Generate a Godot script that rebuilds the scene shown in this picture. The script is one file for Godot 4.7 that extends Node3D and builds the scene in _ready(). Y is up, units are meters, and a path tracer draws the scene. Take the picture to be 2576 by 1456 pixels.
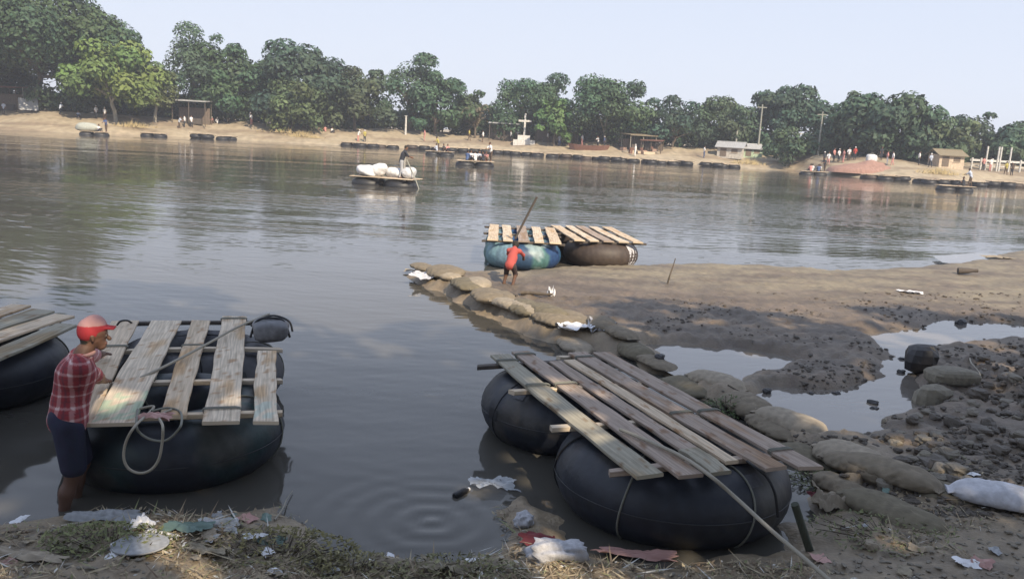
extends Node3D
# A river crossing with inner-tube rafts. Units are metres, y is up, the river's surface is y = 0, the camera looks along -z.

const FOCAL := 2150.0        # in pixels of a 2576 x 1456 picture
const EYE := Vector3(0, 3.2, 0)
const PITCH := -10.4
const ROLL := 3.2
const DECK := 0.70           # height of the raft decks over the water
var lens := Basis.IDENTITY
var M := {}                  # materials
var T := {}                  # textures
var used := {}
var relief := FastNoiseLite.new()
var fine := FastNoiseLite.new()
var coarse := FastNoiseLite.new()
var land := PackedVector2Array()
var pools: Array = []
var cache := {}

# ---------------------------------------------------------------- pixels to places
func ray(x: float, y: float) -> Vector3:
	return lens * Vector3((x - 1288.0) / FOCAL, -(y - 728.0) / FOCAL, -1.0)

func on(x: float, y: float, h := 0.0) -> Vector3:      # where the sight line meets the level h
	var d := ray(x, y)
	return EYE + d * ((h - EYE.y) / d.y)

func out_at(x: float, y: float, depth: float) -> Vector3:  # where it meets the upright plane z = -depth
	var d := ray(x, y)
	return EYE + d * (depth / -d.z)

func flat(p: Vector3) -> Vector2:
	return Vector2(p.x, p.z)

# ---------------------------------------------------------------- scene tree helpers
func numbered(called: String) -> String:
	var k: int = used.get(called, 0)
	used[called] = k + 1
	return called if k == 0 else "%s_%03d" % [called, k]

func tag(o: Node, label: String, category: String, group := "", kind := "") -> Node:
	if label: o.set_meta("label", label)
	if category: o.set_meta("category", category)
	if group: o.set_meta("group", group)
	if kind: o.set_meta("kind", kind)
	return o

func thing(called: String, label: String, category: String, where := Vector3.ZERO, turn := 0.0, group := "") -> Node3D:
	var o := Node3D.new()
	o.name = numbered(called)
	add_child(o)
	o.position = where
	o.rotation.y = turn
	tag(o, label, category, group)
	return o

func part(called: String, mesh: Mesh, mat: Material, parent: Node, xf := Transform3D.IDENTITY) -> MeshInstance3D:
	var o := MeshInstance3D.new()
	o.name = called
	o.mesh = mesh
	o.material_override = mat
	o.transform = xf
	parent.add_child(o, true)
	return o

func single(called: String, mesh: Mesh, mat: Material, label: String, category: String, xf := Transform3D.IDENTITY, group := "", kind := "") -> MeshInstance3D:
	var o := part(numbered(called), mesh, mat, self, xf)
	tag(o, label, category, group, kind)
	return o

# ---------------------------------------------------------------- mesh builder
class Shape:
	var v := PackedVector3Array()
	var n := PackedVector3Array()
	var uv := PackedVector2Array()
	var c := PackedColorArray()
	var i := PackedInt32Array()
	func add(p: Vector3, nn: Vector3, u := Vector2.ZERO, col := Color.WHITE) -> int:
		v.push_back(p); n.push_back(nn); uv.push_back(u); c.push_back(col)
		return v.size() - 1
	func tri(a: int, b: int, d: int) -> void:
		var g := (v[d] - v[a]).cross(v[b] - v[a])
		if g.dot(n[a] + n[b] + n[d]) < 0.0:
			i.push_back(a); i.push_back(d); i.push_back(b)
		else:
			i.push_back(a); i.push_back(b); i.push_back(d)
	func quad(a: int, b: int, d: int, e: int) -> void:
		tri(a, b, d); tri(a, d, e)
	func face(p: Vector3, q: Vector3, r: Vector3, s: Vector3, nn: Vector3) -> void:
		var lu := p.distance_to(q)
		var lv := q.distance_to(r)
		quad(add(p, nn, Vector2(0, 0)), add(q, nn, Vector2(lu, 0)), add(r, nn, Vector2(lu, lv)), add(s, nn, Vector2(0, lv)))
	func box(lo: Vector3, hi: Vector3, xf := Transform3D.IDENTITY) -> void:
		var m := (lo + hi) * 0.5
		var h := (hi - lo) * 0.5
		for ax in 3:
			for sg in [-1.0, 1.0]:
				var d := Vector3.ZERO; d[ax] = sg
				var a := Vector3.ZERO; a[(ax + 1) % 3] = 1.0
				var b := Vector3.ZERO; b[(ax + 2) % 3] = 1.0
				var cc := m + d * h
				face(xf * (cc - a * h - b * h), xf * (cc + a * h - b * h), xf * (cc + a * h + b * h), xf * (cc - a * h + b * h), (xf.basis * d).normalized())
	func tube(path: PackedVector3Array, radii: PackedFloat32Array, sides := 8, closed_ends := true) -> void:
		var m := path.size()
		var prev := PackedInt32Array()
		var side := Vector3.ZERO
		for k in m:
			var t := (path[mini(k + 1, m - 1)] - path[maxi(k - 1, 0)]).normalized()
			if side == Vector3.ZERO:
				side = t.cross(Vector3.UP if absf(t.y) < 0.9 else Vector3.RIGHT).normalized()
			side = (side - t * side.dot(t)).normalized()
			var up := side.cross(t)
			var now := PackedInt32Array()
			for s in sides + 1:
				var an := TAU * s / sides
				var d := side * cos(an) + up * sin(an)
				now.push_back(add(path[k] + d * radii[mini(k, radii.size() - 1)], d, Vector2(float(s) / sides, k * 0.25)))
			if k > 0:
				for s in sides:
					quad(prev[s], prev[s + 1], now[s + 1], now[s])
			prev = now
			if closed_ends and (k == 0 or k == m - 1):
				var e := -t if k == 0 else t
				var mid := add(path[k], e)
				for s in sides:
					tri(mid, add(v[now[s]], e), add(v[now[s + 1]], e))
	func mesh() -> ArrayMesh:
		var a := []
		a.resize(Mesh.ARRAY_MAX)
		a[Mesh.ARRAY_VERTEX] = v; a[Mesh.ARRAY_NORMAL] = n; a[Mesh.ARRAY_TEX_UV] = uv; a[Mesh.ARRAY_COLOR] = c; a[Mesh.ARRAY_INDEX] = i
		var m := ArrayMesh.new()
		m.add_surface_from_arrays(Mesh.PRIMITIVE_TRIANGLES, a)
		return m

# Colours that depend on the place on a thing: plaid, patched rubber.
class Dye:
	var kind := ""
	var noise: FastNoiseLite
	var mark := Vector3.ZERO
	func _init(k: String, nz: FastNoiseLite, m := Vector3.ZERO) -> void:
		kind = k; noise = nz; mark = m
	func mud(p: Vector3, base: Color) -> Color:        # dried splashes
		var e := noise.get_noise_3d(p.x * 14 + mark.x, p.y * 20, p.z * 14) + 0.5 * noise.get_noise_3d(p.x * 60, p.y * 60 + mark.x, p.z * 60)
		return base.lerp(Color(0.085, 0.074, 0.060), smoothstep(0.20, 0.36, e) * 0.6)
	func at(p: Vector3) -> Color:
		if kind == "plaid":
			var an := atan2(p.x, p.z + 0.06)
			var a := fposmod(an * 0.145 * 10.5, 1.0)
			var b := fposmod(p.y * 10.5, 1.0)
			var col := Color(0.25, 0.030, 0.036)
			var wv := 0
			if a < 0.30: wv += 1
			if b < 0.18: wv += 1
			if absf(a - 0.65) < 0.07: col = Color(0.14, 0.03, 0.04)
			if absf(b - 0.63) < 0.07: col = col.lerp(Color(0.14, 0.03, 0.04), 0.6)
			if wv == 1: col = col.lerp(Color(0.50, 0.27, 0.27), 0.55)
			elif wv == 2: col = Color(0.60, 0.44, 0.43)
			return col
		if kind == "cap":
			if p.y > mark.y + 0.092 and p.z > mark.z - 0.105: return Color(0.40, 0.22, 0.21)  # light on top of the crown, put in as a paler red
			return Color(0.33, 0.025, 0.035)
		if kind == "navy":
			return Color(0.016, 0.018, 0.042) * (1.0 + 0.4 * noise.get_noise_3d(p.x * 120, p.y * 60, p.z * 120))
		if kind == "board" or kind == "mint board" or kind == "blue board":
			var col := Color(1, 1, 1)
			var st := noise.get_noise_3d(p.x * 45 + mark.x, mark.y, p.z * 9)
			col = col.lerp(Color(0.80, 0.66, 0.50), smoothstep(0.12, 0.42, st))
			col = col.lerp(Color(0.78, 0.76, 0.73), smoothstep(0.10, 0.35, noise.get_noise_3d(p.x * 110, mark.x, p.z * 24 + mark.y)) * 0.75)
			if noise.get_noise_3d(p.x * 170 + mark.y, mark.x, p.z * 60) > 0.36: col = Color(0.66, 0.52, 0.40)
			if kind != "board" and -p.z < 0.62 + 0.5 * noise.get_noise_3d(p.x * 60 + mark.x, 3.0, p.z * 20) and -p.z > 0.10 + 0.25 * noise.get_noise_3d(p.x * 50, 9.0, p.z * 30) and noise.get_noise_3d(p.x * 130, 5.0, p.z * 70) > -0.22:
				col = Color(0.66, 0.92, 0.86) if kind == "mint board" else Color(0.74, 0.92, 1.05)
			return col
		if kind == "teal patches":
			var e := noise.get_noise_3d(p.x * 9, p.y * 9, p.z * 9)
			return mud(p, Color(0.018, 0.023, 0.034).lerp(Color(0.022, 0.055, 0.058), smoothstep(0.05, 0.35, e)))
		if kind == "muddy rubber":
			return mud(p, Color(0.019, 0.022, 0.033))
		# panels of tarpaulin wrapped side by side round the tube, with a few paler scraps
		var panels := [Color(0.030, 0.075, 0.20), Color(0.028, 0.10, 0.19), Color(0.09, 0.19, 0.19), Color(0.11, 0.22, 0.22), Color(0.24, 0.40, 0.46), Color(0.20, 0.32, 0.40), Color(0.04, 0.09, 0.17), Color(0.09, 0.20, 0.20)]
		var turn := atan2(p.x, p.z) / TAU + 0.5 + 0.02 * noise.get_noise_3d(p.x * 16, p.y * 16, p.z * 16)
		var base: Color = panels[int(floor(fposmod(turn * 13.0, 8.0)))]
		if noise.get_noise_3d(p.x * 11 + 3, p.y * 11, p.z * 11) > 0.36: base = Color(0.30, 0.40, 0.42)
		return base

func spline(points: Array, steps := 8) -> PackedVector3Array:
	var r := PackedVector3Array()
	for k in points.size() - 1:
		var a: Vector3 = points[maxi(k - 1, 0)]
		var b: Vector3 = points[k]
		var c: Vector3 = points[k + 1]
		var d: Vector3 = points[mini(k + 2, points.size() - 1)]
		for s in steps:
			r.push_back(b.cubic_interpolate(c, a, d, float(s) / steps))
	r.push_back(points[-1])
	return r

func rope_mesh(points: Array, radius: float, steps := 10) -> ArrayMesh:
	var s := Shape.new()
	s.tube(spline(points, steps), PackedFloat32Array([radius]), 7)
	return s.mesh()

# A sawn board along -z from the origin, its upper face at y = 0; edges eased, slightly bowed.
func board_mesh(length: float, width: float, thick: float, rng: RandomNumberGenerator, dye: Dye = null) -> ArrayMesh:
	var s := Shape.new()
	var e := minf(0.007, thick * 0.25)
	var rows := 9 if dye == null else int(clampf(length / 0.05, 9, 80))
	var across := 1 if dye == null else 7
	var bow := rng.randf_range(-0.015, 0.02)
	var twist := rng.randf_range(-0.035, 0.035)
	var crook := rng.randf_range(-0.014, 0.014)
	var wob := rng.randf_range(0.0, 6.0)
	var shift := rng.randf_range(0.0, 3.0)
	var chip := rng.randf_range(-0.02, 0.02)
	var ring := []
	var norm := []
	for k in across + 1:
		ring.push_back(Vector2(lerpf(-1.0, 1.0, float(k) / across), 0)); norm.push_back(Vector2(0, 1))
	for k in [[1.0, -e, 1, 0], [1.0, -thick + e, 1, 0], [0.97, -thick, 0, -1], [-0.97, -thick, 0, -1], [-1.0, -thick + e, -1, 0], [-1.0, -e, -1, 0]]:
		ring.push_back(Vector2(k[0], k[1])); norm.push_back(Vector2(k[2], k[3]))
	var m := ring.size()
	var prev := PackedInt32Array()
	for k in rows + 1:
		var f := float(k) / rows
		var hw := width * 0.5 + sin(f * 11.0 + wob) * 0.005 + sin(f * 29.0 + wob * 3.0) * 0.003
		var y0 := bow * (1.0 - pow(2.0 * f - 1.0, 2.0))
		var sx := sin(f * 5.0 + wob) * 0.006 + crook * sin(f * PI)
		var now := PackedInt32Array()
		for j in m:
			var q: Vector2 = ring[j]
			var nn: Vector2 = norm[j]
			var x := q.x * (hw - e if nn.y > 0.5 else hw)
			var z := -f * length + (chip * q.x if k == 0 or k == rows else 0.0)
			var pos := Vector3(x + sx, q.y + y0 + x * twist * (f - 0.5), z)
			now.push_back(s.add(pos, Vector3(nn.x, nn.y, 0), Vector2((x + shift) * 1.6 + q.y, f * length * 0.5 + shift), dye.at(pos) if dye else Color.WHITE))
		if k > 0:
			for j in m:
				s.quad(prev[j], prev[(j + 1) % m], now[(j + 1) % m], now[j])
		prev = now
		if k == 0 or k == rows:
			var d := Vector3(0, 0, 1 if k == 0 else -1)
			var mid := s.add(Vector3(sx, y0 - thick * 0.5, -f * length), d, Vector2(shift, shift))
			for j in m:
				s.tri(mid, s.add(s.v[now[j]], d, Vector2(shift, shift)), s.add(s.v[now[(j + 1) % m]], d, Vector2(shift, shift)))
	return s.mesh()

# An inflated inner tube lying flat, its middle at the origin.
func ring_mesh(big: float, small: float, rng: RandomNumberGenerator, nu := 56, nv := 22, paint: Dye = null) -> ArrayMesh:
	var s := Shape.new()
	var o := Vector3(rng.randf() * 50.0, rng.randf() * 50.0, 0)
	for a in nu + 1:
		var u := TAU * a / nu
		var dir := Vector3(cos(u), 0, sin(u))
		var wide := 1.0 + 0.035 * relief.get_noise_3d(dir.x * 26 + o.x, dir.z * 26, o.y)
		for b in nv + 1:
			var w := TAU * b / nv
			var nn := dir * cos(w) + Vector3.UP * sin(w)
			var p := dir * big + (dir * cos(w) * 1.04 + Vector3.UP * sin(w) * 0.97) * small * wide
			var col := Color.WHITE
			if paint: col = paint.at(p)
			s.add(p, nn, Vector2(float(a) / nu * 6.0, float(b) / nv * 2.0), col)
	for a in nu:
		for b in nv:
			var k := a * (nv + 1) + b
			s.quad(k, k + 1, k + nv + 2, k + nv + 1)
	return s.mesh()

# A rounded lump: a squashed ball with dents. flat_shade gives a broken stone.
func lump_mesh(size: Vector3, power: float, dent: float, freq: float, rng: RandomNumberGenerator, nu := 16, nv := 10, facet := false) -> ArrayMesh:
	var s := Shape.new()
	var o := Vector3(rng.randf() * 90.0, rng.randf() * 90.0, rng.randf() * 90.0)
	var P := []
	for b in nv + 1:
		var w := PI * b / nv - PI * 0.5
		for a in nu + 1:
			var u := TAU * (a % nu) / nu
			var d := Vector3(cos(w) * cos(u), sin(w), cos(w) * sin(u))
			var q := Vector3(signf(d.x) * pow(absf(d.x), power), signf(d.y) * pow(absf(d.y), power), signf(d.z) * pow(absf(d.z), power))
			q *= 1.0 + dent * relief.get_noise_3d(d.x * freq + o.x, d.y * freq + o.y, d.z * freq + o.z) * 1.6
			P.push_back(q * size * 0.5)
	if facet:
		for b in nv:
			for a in nu:
				var k := b * (nu + 1) + a
				for t3 in [[k, k + 1, k + nu + 2], [k, k + nu + 2, k + nu + 1]]:
					var p: Vector3 = P[t3[0]]
					var q: Vector3 = P[t3[1]]
					var r: Vector3 = P[t3[2]]
					var nn := (r - p).cross(q - p)
					if nn.length() < 1e-9: continue
					nn = nn.normalized()
					if nn.dot(p + q + r) < 0.0: nn = -nn
					s.tri(s.add(p, nn), s.add(q, nn), s.add(r, nn))
		return s.mesh()
	for b in nv + 1:
		for a in nu + 1:
			var a0 := (a - 1 + nu) % nu
			var a1 := (a + 1) % nu
			var e: Vector3 = P[b * (nu + 1) + a1] - P[b * (nu + 1) + a0]
			var f: Vector3 = P[mini(b + 1, nv) * (nu + 1) + a] - P[maxi(b - 1, 0) * (nu + 1) + a]
			var nn := e.cross(f)
			var p: Vector3 = P[b * (nu + 1) + a]
			if nn.length() < 1e-9: nn = p
			nn = nn.normalized()
			if nn.dot(p) < 0.0: nn = -nn
			s.add(p, nn, Vector2(float(a) / nu, float(b) / nv))
	for b in nv:
		for a in nu:
			var k := b * (nu + 1) + a
			s.quad(k, k + 1, k + nu + 2, k + nu + 1)
	return s.mesh()

# A filled woven sack lying on its side along x: bulging middle, gathered ends, creases, flattened underneath.
func sack_mesh(size: Vector3, rng: RandomNumberGenerator) -> ArrayMesh:
	var s := Shape.new()
	var o := Vector3(rng.randf() * 90.0, rng.randf() * 90.0, rng.randf() * 90.0)
	var nu := 30
	var nv := 24
	var sag := rng.randf_range(-0.16, 0.16)
	for a in nu + 1:
		var u := lerpf(-1.0, 1.0, float(a) / nu)
		var e := absf(u)
		var round_ := pow(maxf(0.0, 1.0 - pow(minf(e / 0.93, 1.0), 3.2)), 0.5)
		var hy := maxf(round_, 0.10)
		var hz := maxf(round_, 0.46 + 1.2 * maxf(0.0, e - 0.92))
		for b in nv + 1:
			var w := TAU * (b % nv) / nv
			var crease := 1.0 + 0.07 * e * e * e * sin(w * 9.0 + o.x) + 0.16 * relief.get_noise_3d(u * 18 + o.x, cos(w) * 14 + o.y, sin(w) * 14) - 0.10 * pow(1.0 - absf(relief.get_noise_3d(u * 30 + o.z, cos(w) * 22, sin(w) * 22 + o.y)), 8.0)
			var y := sin(w) * hy * crease
			if y < -0.3: y = -0.3 + (y + 0.3) * 0.35
			s.add(Vector3(u * size.x * 0.5, (y + sag * u * u) * size.y * 0.5, cos(w) * hz * crease * size.z * 0.5), Vector3.UP, Vector2(u, w))
	for a in nu + 1:
		for b in nv + 1:
			var k := a * (nv + 1) + b
			var f := s.v[a * (nv + 1) + (b + 1) % nv] - s.v[a * (nv + 1) + (b + nv - 1) % nv]
			var e := s.v[mini(a + 1, nu) * (nv + 1) + b] - s.v[maxi(a - 1, 0) * (nv + 1) + b]
			var nn := e.cross(f)
			var out := s.v[k] * Vector3(0.2, 1, 1)
			if nn.length() < 1e-9: nn = out
			s.n[k] = (nn if nn.dot(out) > 0.0 else -nn).normalized()
	for a in nu:
		for b in nv:
			var k := a * (nv + 1) + b
			s.quad(k, k + 1, k + nv + 2, k + nv + 1)
	return s.mesh()

# A heap of loose earth, flat underneath.
func mound_mesh(size: Vector3, rng: RandomNumberGenerator) -> ArrayMesh:
	var s := Shape.new()
	var o := rng.randf() * 90.0
	var nu := 40
	var nv := 14
	for b in nv + 1:
		for a in nu + 1:
			var u := TAU * (a % nu) / nu
			var r := float(b) / nv
			var d := Vector2(cos(u), sin(u)) * r
			var edge := 1.0 + 0.16 * relief.get_noise_2d(cos(u) * 14 + o, sin(u) * 14)
			var h := pow(maxf(0.0, cos(r * PI * 0.5)), 1.25) * (1.0 + 0.55 * relief.get_noise_2d(d.x * 20 + o, d.y * 20)) + 0.10 * relief.get_noise_2d(d.x * 60, d.y * 60 + o)
			if b == nv: h = -0.35
			s.add(Vector3(d.x * size.x * 0.5 * edge, h * size.y, d.y * size.z * 0.5 * edge), Vector3.UP)
	for b in nv + 1:
		for a in nu + 1:
			var e := s.v[b * (nu + 1) + (a + 1) % nu] - s.v[b * (nu + 1) + (a + nu - 1) % nu]
			var f := s.v[mini(b + 1, nv) * (nu + 1) + a] - s.v[maxi(b - 1, 0) * (nu + 1) + a]
			var nn := e.cross(f)
			if nn.length() > 1e-9: s.n[b * (nu + 1) + a] = (nn if nn.y > 0.0 else -nn).normalized()
	for b in nv:
		for a in nu:
			var k := b * (nu + 1) + a
			s.quad(k, k + 1, k + nu + 2, k + nu + 1)
	return s.mesh()

# A thin crumpled sheet (plastic film, cloth, cardboard).
func sheet_mesh(size: Vector2, crumple: float, freq: float, rng: RandomNumberGenerator, nu := 14, nv := 12, curl := 0.0) -> ArrayMesh:
	var s := Shape.new()
	var o := Vector2(rng.randf() * 90.0, rng.randf() * 90.0)
	var P := []
	for b in nv + 1:
		for a in nu + 1:
			var x := float(a) / nu - 0.5
			var z := float(b) / nv - 0.5
			var ragged := 1.0 + 0.45 * relief.get_noise_2d(atan2(z, x) * 22.0 + o.x, o.y)
			var y := crumple * (relief.get_noise_2d(x * freq * 12 + o.x, z * freq * 12 + o.y) + 0.6 * absf(relief.get_noise_2d(x * freq * 30 + o.y, z * freq * 30 + o.x))) + curl * (x * x + z * z)
			P.push_back(Vector3(x * size.x * ragged, y, z * size.y * ragged))
	for b in nv + 1:
		for a in nu + 1:
			var e: Vector3 = P[b * (nu + 1) + mini(a + 1, nu)] - P[b * (nu + 1) + maxi(a - 1, 0)]
			var f: Vector3 = P[mini(b + 1, nv) * (nu + 1) + a] - P[maxi(b - 1, 0) * (nu + 1) + a]
			var nn := f.cross(e).normalized()
			s.add(P[b * (nu + 1) + a], nn, Vector2(float(a) / nu, float(b) / nv))
	for b in nv:
		for a in nu:
			var k := b * (nu + 1) + a
			s.quad(k, k + 1, k + nu + 2, k + nu + 1)
	return s.mesh()

# A closed skin round a skeleton. Each bone is [joint, joint, radius, radius, colour]; the distances join with a smooth minimum and are meshed as surface nets.
func skin_mesh(bones: Array, cell: float, blend: float, dye: Dye = null) -> ArrayMesh:
	var lo := Vector3(1e9, 1e9, 1e9)
	var hi := -lo
	for b in bones:
		for e in 2:
			var p: Vector3 = b[e]
			var r: float = b[2 + e] + blend * 0.5 + cell * 2.0
			lo = lo.min(p - Vector3(r, r, r))
			hi = hi.max(p + Vector3(r, r, r))
	var nx := int(ceil((hi.x - lo.x) / cell)) + 1
	var ny := int(ceil((hi.y - lo.y) / cell)) + 1
	var nz := int(ceil((hi.z - lo.z) / cell)) + 1
	var fld := PackedFloat32Array()
	fld.resize(nx * ny * nz)
	fld.fill(1.0)
	for b in bones:
		var pa: Vector3 = b[0]
		var pb: Vector3 = b[1]
		var ra: float = b[2]
		var rb: float = b[3]
		var r: float = maxf(ra, rb) + blend + cell * 2.0
		var l2 := (pa.min(pb) - Vector3(r, r, r) - lo) / cell
		var h2 := (pa.max(pb) + Vector3(r, r, r) - lo) / cell
		var ab := pb - pa
		var len2 := maxf(ab.length_squared(), 1e-9)
		for z in range(maxi(0, int(l2.z)), mini(nz, int(h2.z) + 1)):
			for y in range(maxi(0, int(l2.y)), mini(ny, int(h2.y) + 1)):
				var k := (z * ny + y) * nx
				for x in range(maxi(0, int(l2.x)), mini(nx, int(h2.x) + 1)):
					var p := Vector3(lo.x + x * cell, lo.y + y * cell, lo.z + z * cell) - pa
					var t := clampf(p.dot(ab) / len2, 0.0, 1.0)
					var d := (p - ab * t).length() - lerpf(ra, rb, t)
					var f := fld[k + x]
					var h := maxf(blend - absf(d - f), 0.0) / blend
					fld[k + x] = minf(d, f) - h * h * blend * 0.25
	var s := Shape.new()
	var at := {}
	var sy := nx
	var sz := nx * ny
	for z in nz - 1:
		for y in ny - 1:
			var k0 := z * sz + y * sy
			for x in nx - 1:
				var k := k0 + x
				var f0 := fld[k]
				if absf(f0) > cell * 2.5: continue
				var q := [f0, fld[k + 1], fld[k + sy], fld[k + sy + 1], fld[k + sz], fld[k + sz + 1], fld[k + sz + sy], fld[k + sz + sy + 1]]
				var inside := 0
				for w in 8:
					if q[w] < 0.0: inside += 1
				if inside == 0 or inside == 8: continue
				var sum := Vector3.ZERO
				var cnt := 0
				for e in [[0, 1], [2, 3], [4, 5], [6, 7], [0, 2], [1, 3], [4, 6], [5, 7], [0, 4], [1, 5], [2, 6], [3, 7]]:
					var u: float = q[e[0]]
					var w: float = q[e[1]]
					if (u < 0.0) != (w < 0.0):
						var t := u / (u - w)
						var c0 := Vector3(e[0] & 1, (e[0] >> 1) & 1, (e[0] >> 2) & 1)
						var c1 := Vector3(e[1] & 1, (e[1] >> 1) & 1, (e[1] >> 2) & 1)
						sum += c0.lerp(c1, t)
						cnt += 1
				var gr := Vector3(q[1] + q[3] + q[5] + q[7] - q[0] - q[2] - q[4] - q[6], q[2] + q[3] + q[6] + q[7] - q[0] - q[1] - q[4] - q[5], q[4] + q[5] + q[6] + q[7] - q[0] - q[1] - q[2] - q[3])
				var pos := lo + (Vector3(x, y, z) + sum / cnt) * cell
				var col := Color.WHITE
				if dye:
					col = dye.at(pos)
				else:
					var best := 1e9
					for b in bones:
						var pa: Vector3 = b[0]
						var ab: Vector3 = b[1] - pa
						var t := clampf((pos - pa).dot(ab) / maxf(ab.length_squared(), 1e-9), 0.0, 1.0)
						var d: float = (pos - pa - ab * t).length() - lerpf(b[2], b[3], t)
						if d < best:
							best = d
							col = b[4] if b.size() > 4 else Color.WHITE
				at[k] = s.add(pos, gr.normalized(), Vector2(pos.x, pos.y), col)
	for k in at:
		var f0 := fld[k]
		for ax in 3:
			var st: int = [1, sy, sz][ax]
			if (f0 < 0.0) == (fld[k + st] < 0.0): continue
			var b: int = [sy, sz, 1][ax]
			var c: int = [sz, 1, sy][ax]
			if at.has(k - b) and at.has(k - c) and at.has(k - b - c):
				s.quad(at[k], at[k - b], at[k - b - c], at[k - c])
	return s.mesh()

# ---------------------------------------------------------------- textures and materials
func grey_noise(side: int, freq: float, stretch: Vector2, lo: float, hi: float, octaves := 4, sd := 1) -> ImageTexture:
	var nz := FastNoiseLite.new()
	nz.seed = sd
	nz.noise_type = FastNoiseLite.TYPE_SIMPLEX_SMOOTH
	nz.frequency = 1.0
	nz.fractal_octaves = octaves
	var im := Image.create(side, side, false, Image.FORMAT_RGBA8)
	for y in side:
		for x in side:
			# wrapped on a four-cornered blend so that the edges meet
			var fx := float(x) / side
			var fy := float(y) / side
			var a := nz.get_noise_2d(fx * freq * stretch.x, fy * freq * stretch.y)
			var b := nz.get_noise_2d((fx - 1.0) * freq * stretch.x, fy * freq * stretch.y)
			var c := nz.get_noise_2d(fx * freq * stretch.x, (fy - 1.0) * freq * stretch.y)
			var d := nz.get_noise_2d((fx - 1.0) * freq * stretch.x, (fy - 1.0) * freq * stretch.y)
			var v := lerpf(lerpf(a, b, fx), lerpf(c, d, fx), fy)
			v = lerpf(lo, hi, clampf(0.5 + v * 0.9, 0.0, 1.0))
			im.set_pixel(x, y, Color(v, v, v))
	return ImageTexture.create_from_image(im)

func normal_of(t: ImageTexture, strength: float) -> ImageTexture:
	var im: Image = t.get_image().duplicate()
	im.convert(Image.FORMAT_RGBA8)
	im.bump_map_to_normal_map(strength)
	return ImageTexture.create_from_image(im)

func wave_texture(side: int, count: int, sd: int) -> ImageTexture:   # the slopes of a tile of small wind ripples
	var rng := RandomNumberGenerator.new()
	rng.seed = sd
	var sx := PackedFloat32Array(); sx.resize(side * side)
	var sy := PackedFloat32Array(); sy.resize(side * side)
	for w in count:
		var ky := int(round(rng.randf_range(3, 26)))
		var kx := int(round(rng.randfn(0.0, 0.55) * ky))
		var kk := sqrt(float(kx * kx + ky * ky))
		var am := 2.6 / pow(kk, 1.55)
		var ph := rng.randf() * TAU
		for y in side:
			for x in side:
				var s := sin(TAU * (float(kx * x + ky * y) / side) + ph) * am * kk
				sx[y * side + x] += s * kx / kk
				sy[y * side + x] += s * ky / kk
	var im := Image.create(side, side, false, Image.FORMAT_RGBA8)
	for y in side:
		for x in side:
			var n := Vector3(-sx[y * side + x] * 0.03, -sy[y * side + x] * 0.03, 1.0).normalized()
			im.set_pixel(x, y, Color(n.x * 0.5 + 0.5, n.y * 0.5 + 0.5, n.z * 0.5 + 0.5))
	return ImageTexture.create_from_image(im)

func lin(r: float, g: float, b: float) -> Color:
	return Color(r, g, b).linear_to_srgb()

func mat(called: String, base: Color, rough := 0.8, tex: Texture2D = null, triplanar := 0.0, bump: Texture2D = null, bump_amount := 1.0, dyed := false) -> StandardMaterial3D:
	var m := StandardMaterial3D.new()
	m.albedo_color = base
	m.roughness = rough
	if tex: m.albedo_texture = tex
	if triplanar > 0.0:
		m.uv1_triplanar = true
		m.uv1_world_triplanar = false
		m.uv1_scale = Vector3.ONE * triplanar
	if bump:
		m.normal_enabled = true
		m.normal_texture = bump
		m.normal_scale = bump_amount
	m.vertex_color_use_as_albedo = dyed
	M[called] = m
	return m

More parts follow.
